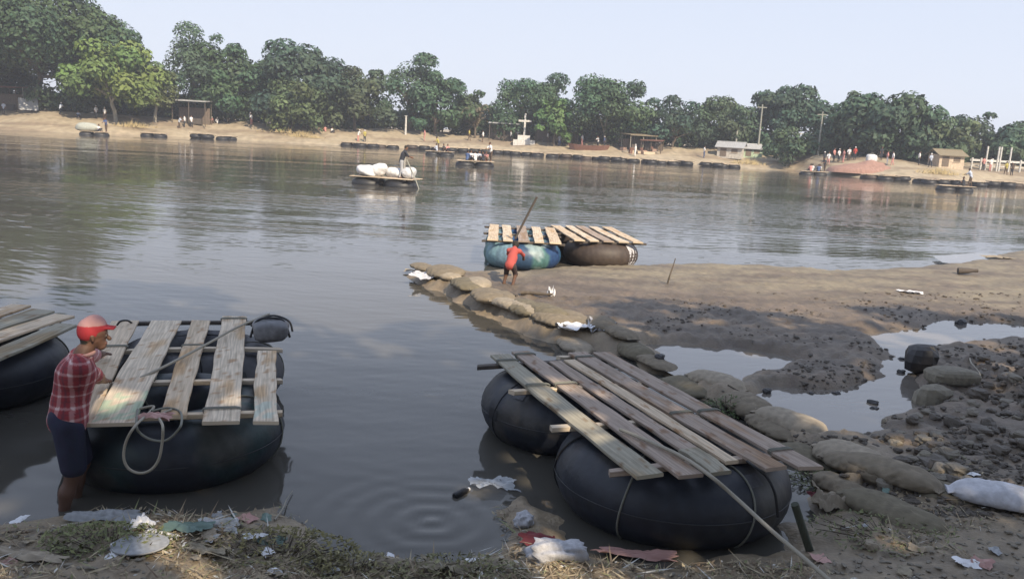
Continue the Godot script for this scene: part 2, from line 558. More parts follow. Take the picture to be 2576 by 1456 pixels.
func make_materials() -> void:
	T.grain = grey_noise(256, 3.0, Vector2(7.0, 0.9), 0.72, 1.0, 5, 3)
	T.mottle = grey_noise(256, 6.0, Vector2.ONE, 0.76, 1.0, 5, 7)
	T.grit = grey_noise(256, 22.0, Vector2.ONE, 0.7, 1.0, 4, 9)
	T.grain_n = normal_of(T.grain, 3.0)
	T.mottle_n = normal_of(T.mottle, 11.0)
	T.grit_n = normal_of(T.grit, 8.0)
	T.waves = wave_texture(256, 36, 5)
	# weathered boards
	mat("wood_grey", lin(0.76, 0.61, 0.44), 0.85, T.grain, 0, T.grain_n, 0.7, true)
	mat("wood_pale", lin(0.80, 0.67, 0.51), 0.85, T.grain, 0, T.grain_n, 0.7, true)
	mat("wood_green", lin(0.41, 0.375, 0.29), 0.88, T.grain, 0, T.grain_n, 0.7, true)
	mat("wood_red", lin(0.46, 0.31, 0.24), 0.85, T.grain, 0, T.grain_n, 0.7, true)
	mat("wood_rose", lin(0.46, 0.365, 0.295), 0.85, T.grain, 0, T.grain_n, 0.7, true)
	mat("wood_mint", lin(0.44, 0.52, 0.46), 0.8, T.grain, 0, T.grain_n, 0.6, true)
	mat("wood_dark", lin(0.12, 0.10, 0.085), 0.85, T.grain, 0, T.grain_n, 0.8, true)
	mat("rubber", lin(0.030, 0.031, 0.036), 0.5, T.mottle, 0, T.mottle_n, 0.25)
	mat("rubber_dusty", lin(0.075, 0.075, 0.085), 0.62, T.mottle, 0, T.mottle_n, 0.25)
	mat("rubber_brown", lin(0.075, 0.055, 0.045), 0.6, T.mottle, 0, T.mottle_n, 0.25)
	mat("rubber_dyed", Color.WHITE, 0.5, T.mottle, 0, T.mottle_n, 0.3, true)
	mat("strap", lin(0.012, 0.012, 0.014), 0.6)
	mat("rope_pale", lin(0.46, 0.42, 0.34), 0.9, T.grit, 8.0)
	mat("rope_grey", lin(0.26, 0.26, 0.22), 0.9, T.grit, 8.0)
	mat("sack", lin(0.25, 0.205, 0.145), 0.92, T.mottle, 1.3, T.grit_n, 0.35)
	mat("sack_olive", lin(0.20, 0.17, 0.115), 0.92, T.mottle, 1.3, T.grit_n, 0.35)
	mat("sack_pale", lin(0.38, 0.32, 0.24), 0.9, T.mottle, 1.3, T.grit_n, 0.35)
	mat("sack_white", lin(0.62, 0.62, 0.66), 0.7, T.mottle, 1.3, T.grit_n, 0.5)
	mat("stone_dark", lin(0.12, 0.098, 0.075), 0.6, T.mottle, 3.0, T.grit_n, 1.0)
	mat("stone_black", lin(0.028, 0.024, 0.024), 0.45, T.mottle, 3.0, T.grit_n, 1.0)
	mat("stone_tan", lin(0.25, 0.22, 0.165), 0.8, T.mottle, 2.0, T.grit_n, 1.0)
	mat("stone_grey", lin(0.24, 0.21, 0.165), 0.75, T.mottle, 3.0, T.grit_n, 1.0)
	mat("clod", lin(0.11, 0.09, 0.07), 0.7, T.mottle, 3.0, T.grit_n, 1.0)
	mat("film_white", lin(0.72, 0.72, 0.74), 0.4)
	mat("film_clear", lin(0.60, 0.63, 0.66), 0.25)
	M.film_clear.transparency = BaseMaterial3D.TRANSPARENCY_ALPHA
	M.film_clear.albedo_color.a = 0.5
	mat("film_teal", lin(0.11, 0.17, 0.145), 0.4)
	mat("film_pink", lin(0.42, 0.24, 0.21), 0.6)
	mat("foam", lin(0.55, 0.55, 0.58), 0.8, T.mottle, 3.0, T.grit_n, 0.8)
	mat("card", lin(0.34, 0.29, 0.21), 0.9, T.mottle, 2.0)
	mat("red_cloth", lin(0.17, 0.035, 0.04), 0.9)
	mat("leaf", Color.WHITE, 0.7, null, 0, null, 1.0, true)
	M.leaf.backlight_enabled = true
	M.leaf.backlight = Color(0.10, 0.13, 0.04)
	mat("bark", lin(0.16, 0.13, 0.10), 0.95, T.grain, 0.6, T.grain_n, 1.5)
	mat("bark_pale", lin(0.42, 0.39, 0.32), 0.9, T.grain, 0.6, T.grain_n, 1.0)
	mat("whitewash", lin(0.74, 0.73, 0.70), 0.9, T.mottle, 0.5)
	mat("plaster", lin(0.62, 0.58, 0.52), 0.9, T.mottle, 0.5)
	mat("plaster_green", lin(0.46, 0.58, 0.42), 0.9, T.mottle, 0.5)
	mat("plaster_peach", lin(0.68, 0.55, 0.42), 0.9, T.mottle, 0.5)
	mat("tin", lin(0.52, 0.53, 0.54), 0.5, T.grain, 0.4)
	mat("thatch", lin(0.30, 0.25, 0.17), 0.95, T.grain, 0.5, T.grain_n, 1.0)
	mat("rust", lin(0.22, 0.11, 0.08), 0.9, T.mottle, 0.6)
	mat("wood_brown", lin(0.20, 0.155, 0.12), 0.9, T.mottle, 0.6)  # even wood brown for back walls, doors and windows
	mat("pole", lin(0.42, 0.42, 0.36), 0.8, T.grain, 0.5)
	mat("tarp", lin(0.50, 0.52, 0.46), 0.7, T.mottle, 0.8)
	mat("white_bale", lin(0.82, 0.82, 0.83), 0.7, T.mottle, 0.8)
	mat("dyed", Color.WHITE, 0.85, null, 0, null, 1.0, true)
	mat("skin", Color.WHITE, 0.6, null, 0, null, 1.0, true)
	mat("ground", Color.WHITE, 0.60, T.mottle, 0.9, T.grit_n, 0.9, true)
	M.ground.uv1_world_triplanar = true
	mat("far_ground", Color.WHITE, 0.95, T.mottle, 0.13, T.mottle_n, 0.5, true)
	M.far_ground.uv1_world_triplanar = true
	for k in 3: mat(["river_calm", "river", "river_ruffled"][k], lin(0.075, 0.070, 0.060), [0.06, 0.08, 0.11][k], null, 0, T.waves, [0.10, 0.18, 0.40][k])
	mat("puddle", lin(0.15, 0.13, 0.11), 0.04, null, 0, T.waves, 0.06)
	for k in ["river_calm", "river", "river_ruffled", "puddle"]:
		M[k].metallic_specular = 0.38
	M.puddle.metallic_specular = 0.75

# ---------------------------------------------------------------- the land
func shore_distance(poly: PackedVector2Array, p: Vector2) -> float:   # positive inside
	var best := 1e9
	for k in poly.size():
		best = minf(best, p.distance_squared_to(Geometry2D.get_closest_point_to_segment(p, poly[k], poly[(k + 1) % poly.size()])))
	best = sqrt(best)
	return best if Geometry2D.is_point_in_polygon(p, poly) else -best

func make_outlines() -> void:
	for q in [[-700, 1330], [0, 1325], [120, 1308], [240, 1296], [480, 1300], [700, 1297], [745, 1335], [795, 1405], [860, 1436], [1000, 1428], [1250, 1420], [1312, 1384], [1300, 1296], [1335, 1262], [1372, 1300], [1450, 1408], [1700, 1428], [1960, 1385], [2062, 1285], [2075, 1185], [1905, 1075], [1700, 958], [1560, 892], [1480, 878], [1380, 858], [1300, 832], [1230, 797], [1150, 757], [1090, 727], [1040, 704], [1034, 695], [1062, 686], [1130, 684], [1190, 700], [1215, 698], [1330, 682], [1420, 676], [1600, 672], [1750, 668], [1900, 672], [2000, 678], [2080, 685], [2200, 681], [2350, 672], [2400, 660], [2576, 632], [2800, 590]]:
		land.push_back(flat(on(q[0], q[1])))
	land.push_back(Vector2(60, -45))
	land.push_back(Vector2(60, 30))
	land.push_back(Vector2(-40, 30))
	land.push_back(Vector2(-40, -4.5))
	for poly in [
			[[1632, 872], [1710, 870], [1850, 878], [1950, 893], [2005, 912], [1930, 930], [1860, 944], [1850, 968], [1776, 952], [1690, 912]],
			[[2190, 842], [2330, 832], [2400, 806], [2576, 818], [2700, 820], [2700, 850], [2500, 852], [2380, 862], [2300, 880], [2290, 930], [2290, 985], [2340, 1010], [2260, 1040], [2190, 1060], [2220, 1085], [2180, 1100], [2060, 1090], [1960, 1040], [1900, 995], [1990, 980], [2110, 985], [2200, 968], [2245, 930], [2245, 880]],
			[[2380, 648], [2480, 640], [2470, 652], [2400, 660]]]:
		var r := PackedVector2Array()
		for q in poly: r.push_back(flat(on(q[0], q[1], 0.1)))
		pools.push_back(r)

const POOL := 0.10
func land_height(p: Vector2) -> float:
	var w := p + Vector2(relief.get_noise_2d(p.x * 18, p.y * 18), relief.get_noise_2d(p.x * 18 + 60, p.y * 18)) * 0.22
	var d := shore_distance(land, w)
	if d < -4.0: return -0.7
	var h: float
	if d > 0.0:
		h = 0.02 + 0.17 * (1.0 - exp(-d / 0.45))
		h += 0.035 * relief.get_noise_2d(p.x * 14, p.y * 14) * minf(1.0, d) + 0.03 * coarse.get_noise_2d(p.x * 6, p.y * 6) * minf(1.0, d * 0.5)
		var cl := clampf(fine.get_noise_2d(p.x * 55, p.y * 55) * 1.6, -0.3, 1.0)
		h += 0.022 * cl * minf(1.0, d * 2.0)
		var lumpy := smoothstep(0.2, 1.2, d) * smoothstep(-17.8, -15.5, p.y) * smoothstep(-6.0, -8.0, p.y)
		if lumpy > 0.0:
			var rub := smoothstep(0.3, 1.6, p.x - 5.2 - (p.y + 11.0) * 0.4) * smoothstep(-13.5, -11.5, p.y)
			var rg := 1.0 - absf(relief.get_noise_2d(p.x * 26 + 9, p.y * 44)) * 2.4
			h += lumpy * (0.030 + 0.035 * rub) * clampf(rg, -0.6, 1.0) + lumpy * (0.02 + 0.05 * rub) * clampf(fine.get_noise_2d(p.x * 30 + 5, p.y * 30) * 2.0, -0.5, 1.0)
		if p.y < -7.6 and p.y > -18.6 and p.x < 4.4:      # the dyke's core under its bags
			h += 0.11 * smoothstep(0.0, 0.22, d) * smoothstep(1.0, 0.5, d)
		for poly in pools:
			var e := shore_distance(poly, w) if absf(p.x - poly[0].x) < 14.0 else -9.0
			if e > -0.5:
				h = lerpf(h, minf(h, POOL - 0.06 + 0.02 * fine.get_noise_2d(p.x * 20, p.y * 20)), smoothstep(-0.35, 0.12, e))
	else:
		h = maxf(-0.7, 0.02 + d * 0.35)
	# the near bank climbs to where the camera stands
	var up := p.y + 5.1 - 0.15 * p.x * (1.0 if p.x < 0.0 else -0.2)
	if up > 0.0: h += 0.34 * up * smoothstep(0.0, 1.5, up)
	return h

func make_land() -> void:
	var s := Shape.new()
	var cols := 380
	var dist := []
	var r := 3.4
	while r < 48.0:
		dist.push_back(r)
		r *= 1.0088 if r < 16.0 else 1.013
	dist.insert(0, 1.6)
	var rows: int = dist.size()
	var hts := PackedFloat32Array()
	hts.resize(rows * (cols + 1))
	for a in rows:
		for b in cols + 1:
			var an := deg_to_rad(lerpf(-48.0, 52.0, float(b) / cols))
			var p := Vector2(sin(an), -cos(an)) * float(dist[a])
			var h := land_height(p)
			hts[a * (cols + 1) + b] = h
			# what the ground is made of: dry silt along the river, wet mud inland, litter and weed by the near shore
			var t := clampf(relief.get_noise_2d(p.x * 6 + 40, p.y * 24) * 1.1 + 0.5 + 0.5 * fine.get_noise_2d(p.x * 22, p.y * 40), 0.0, 1.0)
			var edge := p.y + 17.9 + 1.0 * relief.get_noise_2d(p.x * 10, 7.0) - 0.04 * p.x
			var dry := smoothstep(0.9, -1.3, edge) * (1.0 - 0.75 * smoothstep(0.08, 0.28, relief.get_noise_2d(p.x * 4 + 11, p.y * 15)))
			var mud := Color(0.130, 0.100, 0.072).lerp(Color(0.225, 0.172, 0.122), t)
			var silt := Color(0.21, 0.170, 0.118).lerp(Color(0.32, 0.265, 0.175), t)
			var weed := Color(0.25, 0.20, 0.135).lerp(Color(0.37, 0.29, 0.19), t)
			var near := smoothstep(-8.6, -6.6, p.y + 0.8 * relief.get_noise_2d(p.x * 20, p.y * 20)) * 0.8
			var dyke := smoothstep(1.4, 0.3, absf(shore_distance(land, p))) if p.y < -7.0 and p.y > -19.0 and p.x < 5.0 else 0.0
			var col := mud.lerp(silt, dry).lerp(weed, maxf(near, dyke * 0.7 * (1.0 - dry)))
			s.add(Vector3(p.x, h, p.y), Vector3.UP, p, col)
	for a in rows:
		for b in cols + 1:
			var k := a * (cols + 1) + b
			var e := s.v[a * (cols + 1) + mini(b + 1, cols)] - s.v[a * (cols + 1) + maxi(b - 1, 0)]
			var f := s.v[mini(a + 1, rows - 1) * (cols + 1) + b] - s.v[maxi(a - 1, 0) * (cols + 1) + b]
			var nn := e.cross(f).normalized()
			s.n[k] = nn if nn.y > 0.0 else -nn
	for a in rows - 1:
		for b in cols:
			var k := a * (cols + 1) + b
			if maxf(maxf(hts[k], hts[k + 1]), maxf(hts[k + cols + 1], hts[k + cols + 2])) > -0.3:
				s.quad(k, k + 1, k + cols + 2, k + cols + 1)
	tag(part("mud_flat", s.mesh(), M.ground, self), "grey brown mud flat and bank between the rafts", "", "", "structure")
	# standing water in the hollows
	var k := 0
	for poly in pools:
		var lo := Vector2(1e9, 1e9)
		var hi := -lo
		for q in poly:
			lo = lo.min(q); hi = hi.max(q)
		lo -= Vector2(0.4, 0.4); hi += Vector2(0.4, 0.4)
		var w := Shape.new()
		var y := POOL
		w.quad(w.add(Vector3(lo.x, y, lo.y), Vector3.UP, lo / 3.0), w.add(Vector3(hi.x, y, lo.y), Vector3.UP, Vector2(hi.x, lo.y) / 3.0), w.add(Vector3(hi.x, y, hi.y), Vector3.UP, hi / 3.0), w.add(Vector3(lo.x, y, hi.y), Vector3.UP, Vector2(lo.x, hi.y) / 3.0))
		# cut to the outline, a little wider than the hollow
		var cut := PackedVector2Array()
		var grown := Geometry2D.offset_polygon(poly, 0.35)
		if grown.size() > 0: cut = grown[0]
		else: cut = poly
		var id := Geometry2D.triangulate_polygon(cut)
		if id.size() > 0:
			w = Shape.new()
			for q in cut: w.add(Vector3(q.x, y, q.y), Vector3.UP, q / 3.0)
			for t in range(0, id.size(), 3): w.tri(id[t], id[t + 1], id[t + 2])
		tag(part("puddle" if k == 0 else "puddle_%03d" % k, w.mesh(), M.puddle, self), "still shallow puddle on the mud flat", "", "", "structure")
		k += 1

# ---------------------------------------------------------------- the river
func make_river() -> void:
	var s := Shape.new()
	var cols := 420
	var rows := 330
	var rng := RandomNumberGenerator.new()
	rng.seed = 11
	var waves := []
	for k in 14:
		var l := 0.34 * pow(1.30, k)
		var an := rng.randfn(0.25, 0.5)
		waves.push_back([Vector2(sin(an), cos(an)) * TAU / l, 0.0010 * pow(l, 0.72), rng.randf() * TAU, l])
	var drop := flat(on(1085, 1312))
	for a in rows + 1:
		var r := 3.6 * pow(900.0 / 3.6, float(a) / rows)
		var step := r * 0.0168
		for b in cols + 1:
			var an := deg_to_rad(lerpf(-78.0, 78.0, float(b) / cols))
			var p := Vector2(sin(an), -cos(an)) * r
			var y := 0.0
			var gx := 0.0
			var gz := 0.0
			# wind ruffles some stretches of the river and leaves others calm
			var ruffled := clampf(0.55 + 1.3 * coarse.get_noise_2d(p.x * 0.5, p.y * 1.5), 0.12, 0.9)
			if r < 14.0: ruffled = lerpf(0.40, ruffled, clampf((r - 8.0) / 6.0, 0.0, 1.0))
			for w in waves:
				var l: float = w[3]
				if l < step * 3.0: continue
				var kv: Vector2 = w[0]
				var ph: float = kv.dot(p) + float(w[2])
				var am: float = float(w[1]) * ruffled
				y += am * sin(ph)
				var c := am * cos(ph)
				gx += c * kv.x
				gz += c * kv.y
			if r < 9.0:
				var q := p - drop
				var dd := q.length()
				if dd < 1.3 and dd > 0.02:
					var am := 0.0055 * exp(-dd * 1.3) * smoothstep(1.3, 1.0, dd)
					y += am * cos(dd * 27.0)
					var c := -am * 27.0 * sin(dd * 27.0)
					gx += c * q.x / dd
					gz += c * q.y / dd
			s.add(Vector3(p.x, y, p.y), Vector3(-gx, 1.0, -gz).normalized(), p / 4.4)
	var bins := [PackedInt32Array(), PackedInt32Array(), PackedInt32Array()]
	for a in rows:
		for b in cols:
			var k := a * (cols + 1) + b
			var q := s.v[k]
			var gust := coarse.get_noise_2d(q.x * 0.7 + 90.0, q.z * 3.2) + 0.5 * relief.get_noise_2d(q.x * 1.2, q.z * 6.0) + rng.randf_range(-0.14, 0.14) - 0.9 * smoothstep(-26.0, -9.0, q.z) + 0.12
			var lot := 1
			if gust < 0.06: lot = 0
			elif gust > 0.32: lot = 2
			
			s.i.clear()
			s.quad(k, k + 1, k + cols + 2, k + cols + 1)
			bins[lot].append_array(s.i)
	var am := ArrayMesh.new()
	for k in 3:
		s.i = bins[k]
		var ar := []
		ar.resize(Mesh.ARRAY_MAX)
		ar[Mesh.ARRAY_VERTEX] = s.v; ar[Mesh.ARRAY_NORMAL] = s.n; ar[Mesh.ARRAY_TEX_UV] = s.uv; ar[Mesh.ARRAY_INDEX] = s.i
		am.add_surface_from_arrays(Mesh.PRIMITIVE_TRIANGLES, ar)
		am.surface_set_material(k, M[["river_calm", "river", "river_ruffled"][k]])
	tag(part("river", am, null, self), "wide muddy river with wind ripples", "", "", "structure")

# ---------------------------------------------------------------- the far bank
var far_x := PackedFloat32Array()
var far_z := PackedFloat32Array()
func far_shore(x: float) -> float:
	for k in far_x.size() - 1:
		if x < far_x[k + 1]:
			return lerpf(far_z[k], far_z[k + 1], clampf((x - far_x[k]) / (far_x[k + 1] - far_x[k]), 0.0, 1.0))
	return far_z[-1]

func far_height(x: float, z: float) -> float:
	var d := far_shore(x) - z + 1.6 * coarse.get_noise_2d(x * 5, z * 5)
	if d < 0.0: return maxf(-1.0, d * 0.15)
	var h := 2.5 * smoothstep(-3.0, 15.0, d) - 2.5 * smoothstep(-3.0, 15.0, 0.0) + 0.25 * minf(d, 2.0) / 2.0
	h += 0.25 * coarse.get_noise_2d(x * 3, z * 3) * minf(1.0, d / 6.0)
	return h

func make_far_bank() -> void:
	for q in [[-600, 290], [-200, 312], [0, 326], [240, 337], [500, 347], [760, 361], [970, 371], [1300, 389], [1700, 414], [1850, 422], [2000, 430], [2130, 444], [2330, 460], [2450, 466], [2576, 470], [2900, 488]]:
		var p := on(q[0], q[1])
		far_x.push_back(p.x)
		far_z.push_back(p.z)
	var s := Shape.new()
	var xs := []
	var x := -420.0
	while x < 420.0:
		xs.push_back(x)
		x += 1.3 if absf(x) < 110.0 else 10.0
	var ds := []
	for k in 34: ds.push_back(-3.0 + k * 0.9)
	for k in 14: ds.push_back(28.0 + k * 3.0)
	for k in [90.0, 130.0, 200.0, 350.0, 700.0, 1400.0]: ds.push_back(k)
	var W: int = xs.size()
	for d in ds:
		for xx in xs:
			var z: float = far_shore(xx) - d
			var h := far_height(xx, z)
			var t := clampf(0.5 + coarse.get_noise_2d(xx * 9 + 30, z * 20) * 1.2, 0.0, 1.0)
			var sand := Color(0.44, 0.36, 0.25).lerp(Color(0.52, 0.44, 0.32), t)
			var soil := Color(0.33, 0.26, 0.185)
			var col := sand.lerp(soil, smoothstep(0.10, 0.30, coarse.get_noise_2d(xx * 3 + 70, z * 9)))
			s.add(Vector3(xx, h, z), Vector3.UP, Vector2(xx, z), col)
	for a in ds.size():
		for b in W:
			var e := s.v[a * W + mini(b + 1, W - 1)] - s.v[a * W + maxi(b - 1, 0)]
			var f := s.v[mini(a + 1, ds.size() - 1) * W + b] - s.v[maxi(a - 1, 0) * W + b]
			var nn := e.cross(f).normalized()
			s.n[a * W + b] = nn if nn.y > 0.0 else -nn
	for a in ds.size() - 1:
		for b in W - 1:
			var k := a * W + b
			s.quad(k, k + 1, k + W + 1, k + W)
	tag(part("far_bank", s.mesh(), M.far_ground, self), "sunlit sandy bank across the river", "", "", "structure")

# ---------------------------------------------------------------- trees
func leaf_cloud(lobes: Array, per_area: float, size: float, tint: Color, rng: RandomNumberGenerator) -> ArrayMesh:
	var v := PackedVector3Array()
	var n := PackedVector3Array()
	var c := PackedColorArray()
	var ix := PackedInt32Array()
	for lb in lobes:
		var ctr: Vector3 = lb[0]
		var rad: Vector3 = lb[1]
		var tone: float = rng.randf_range(0.72, 1.25)
		var warm: float = rng.randf_range(-0.12, 0.16)
		var count := int(per_area * (rad.x * rad.z + rad.x * rad.y * 2.0))
		for k in count:
			var d := Vector3(rng.randfn(), rng.randfn(), rng.randfn()).normalized()
			if d.y < -0.25 and rng.randf() < 0.5: d.y = -d.y
			var depth := 1.0 - 0.5 * pow(rng.randf(), 1.7)
			var bump := 1.0 + 0.22 * relief.get_noise_3d(d.x * 20 + ctr.x * 7, d.y * 20, d.z * 20 + ctr.z * 7)
			var p := ctr + d * rad * depth * bump
			var nn := (d + Vector3(rng.randfn(), rng.randfn(), rng.randfn()) * 0.45 + Vector3.UP * 0.25).normalized()
			var a := nn.cross(Vector3(rng.randfn(), rng.randfn(), rng.randfn())).normalized()
			var b := nn.cross(a)
			var ls := size * rng.randf_range(0.55, 1.45)
			var tn := tone * rng.randf_range(0.75, 1.25)
			var col := Color(tint.r * tn * (0.86 + warm), tint.g * tn * 1.14, tint.b * tn * (1.14 - warm)) * 0.86
			var o := v.size()
			v.push_back(p - a * ls); v.push_back(p + b * ls * 0.55 + nn * ls * 0.12); v.push_back(p + a * ls); v.push_back(p - b * ls * 0.55 + nn * ls * 0.12)
			for j in 4:
				n.push_back(nn); c.push_back(col)
			ix.append_array([o, o + 1, o + 2, o, o + 2, o + 3])
	var ar := []
	ar.resize(Mesh.ARRAY_MAX)
	ar[Mesh.ARRAY_VERTEX] = v; ar[Mesh.ARRAY_NORMAL] = n; ar[Mesh.ARRAY_COLOR] = c; ar[Mesh.ARRAY_INDEX] = ix
	var m := ArrayMesh.new()
	m.add_surface_from_arrays(Mesh.PRIMITIVE_TRIANGLES, ar)
	return m

# A broad-crowned tree standing at foot: height and half width of the crown, how low the crown hangs (share of the height).
func tree(called: String, label: String, group: String, foot: Vector3, height: float, half: float, low: float, tint: Color, sd: int, leaf := 0.42, dense := 5.0, bark := "bark") -> void:
	var rng := RandomNumberGenerator.new()
	rng.seed = sd * 977 + 13
	var t := thing(called, label, "tree", foot, 0.0, group)
	var lobes := []
	var tall := height * (1.0 - low)
	var lobe_count := rng.randi_range(10, 21)
	var sway := Vector3(rng.randf_range(-0.3, 0.3), 0, rng.randf_range(-0.2, 0.2)) * half
	var peak := rng.randf_range(0.26, 0.5)
	var plump := rng.randf_range(0.85, 1.25)
	for k in lobe_count:
		var f := (k + 0.5) / lobe_count
		f = lerpf(f, rng.randf(), 0.25)
		var an := k * 2.399 + rng.randf_range(-0.5, 0.5)
		var prof := sqrt(maxf(0.04, 1.0 - pow((f - peak) / (1.04 - peak), 2.0)))
		var lr := half * rng.randf_range(0.22, 0.46) * (1.0 - 0.25 * f) * plump
		var out := maxf(0.0, half * prof - lr * 0.75) * rng.randf_range(0.7, 1.08)
		var y := height * low + tall * f
		y = minf(y, height - lr * 0.6)
		lobes.push_back([Vector3(cos(an) * out, y, sin(an) * out) + sway * f, Vector3(lr, lr * rng.randf_range(0.6, 0.85), lr)])
	lobes.push_back([Vector3(0, height * low + tall * 0.5, 0), Vector3(half * 0.6, tall * 0.36, half * 0.6)])
	part("crown", leaf_cloud(lobes, dense, leaf, tint, rng), M.leaf, t)
	var s := Shape.new()
	var lean := Vector3(rng.randf_range(-0.06, 0.06), 0, rng.randf_range(-0.06, 0.06)) * height
	var fork := height * (low + 0.14)
	var tr := 0.022 * height + 0.05
	s.tube(spline([Vector3(0, -0.3, 0), Vector3(lean.x * 0.3, fork * 0.5, lean.z * 0.3), Vector3(lean.x, fork, lean.z), Vector3(lean.x * 1.2, height * 0.72, lean.z)], 4), PackedFloat32Array([tr * 1.35, tr * 1.1, tr, tr, tr * 0.95, tr * 0.9, tr * 0.85, tr * 0.8, tr * 0.75, tr * 0.6, tr * 0.45, tr * 0.3, tr * 0.2]), 8)
	var tn := part("trunk", s.mesh(), M[bark], t)
	for k in 5:
		var to: Vector3 = lobes[(k * 3) % lobe_count][0]
		var from := Vector3(lean.x, fork * rng.randf_range(0.8, 1.15), lean.z)
		var limb := Shape.new()
		limb.tube(spline([from, from.lerp(to, 0.5) + Vector3(0, height * 0.04, 0), to], 4), PackedFloat32Array([tr * 0.6, tr * 0.55, tr * 0.5, tr * 0.45, tr * 0.4, tr * 0.3, tr * 0.25, tr * 0.2, tr * 0.12]), 6)
		part("limb", limb.mesh(), M[bark], tn)

# Photograph columns of a far tree: middle, top, half width; how far inland it stands.
func far_tree(x: float, top: float, half: float, inland: float, tint: Color, sd: int, label: String, low := 0.14, called := "broadleaf_tree", group := "", bark := "bark") -> void:
	var leaf := 0.22 + 0.16 * fposmod(sd * 0.618, 1.0)
	var full := 0.6 + 0.5 * fposmod(sd * 0.414, 1.0)
	var z := -130.0
	for k in 4:
		var q := out_at(x, top, -z)
		z = far_shore(q.x) - inland + (3.5 if called != "shrub" else 9.0)
	var p := out_at(x, top, -z)
	var foot := Vector3(p.x, far_height(p.x, z), z)
	tree(called, label, group, foot, p.y - foot.y, half / FOCAL * -z * 1.18, low * 0.6, tint, sd, leaf, 46.0 * pow(0.29 / leaf, 1.6) * full, bark)

# ---------------------------------------------------------------- rafts
func lashing(at: Vector3, wide: float) -> ArrayMesh:
	var s := Shape.new()
	for k in 3:
		var pts := []
		for j in 9:
			var an := TAU * j / 8.0
			pts.push_back(at + Vector3(cos(an) * wide * 0.5, clampf(sin(an) * 0.09, -0.085, 0.012), (k - 1) * 0.018))
		s.tube(spline(pts, 2), PackedFloat32Array([0.0055]), 5)
	return s.mesh()

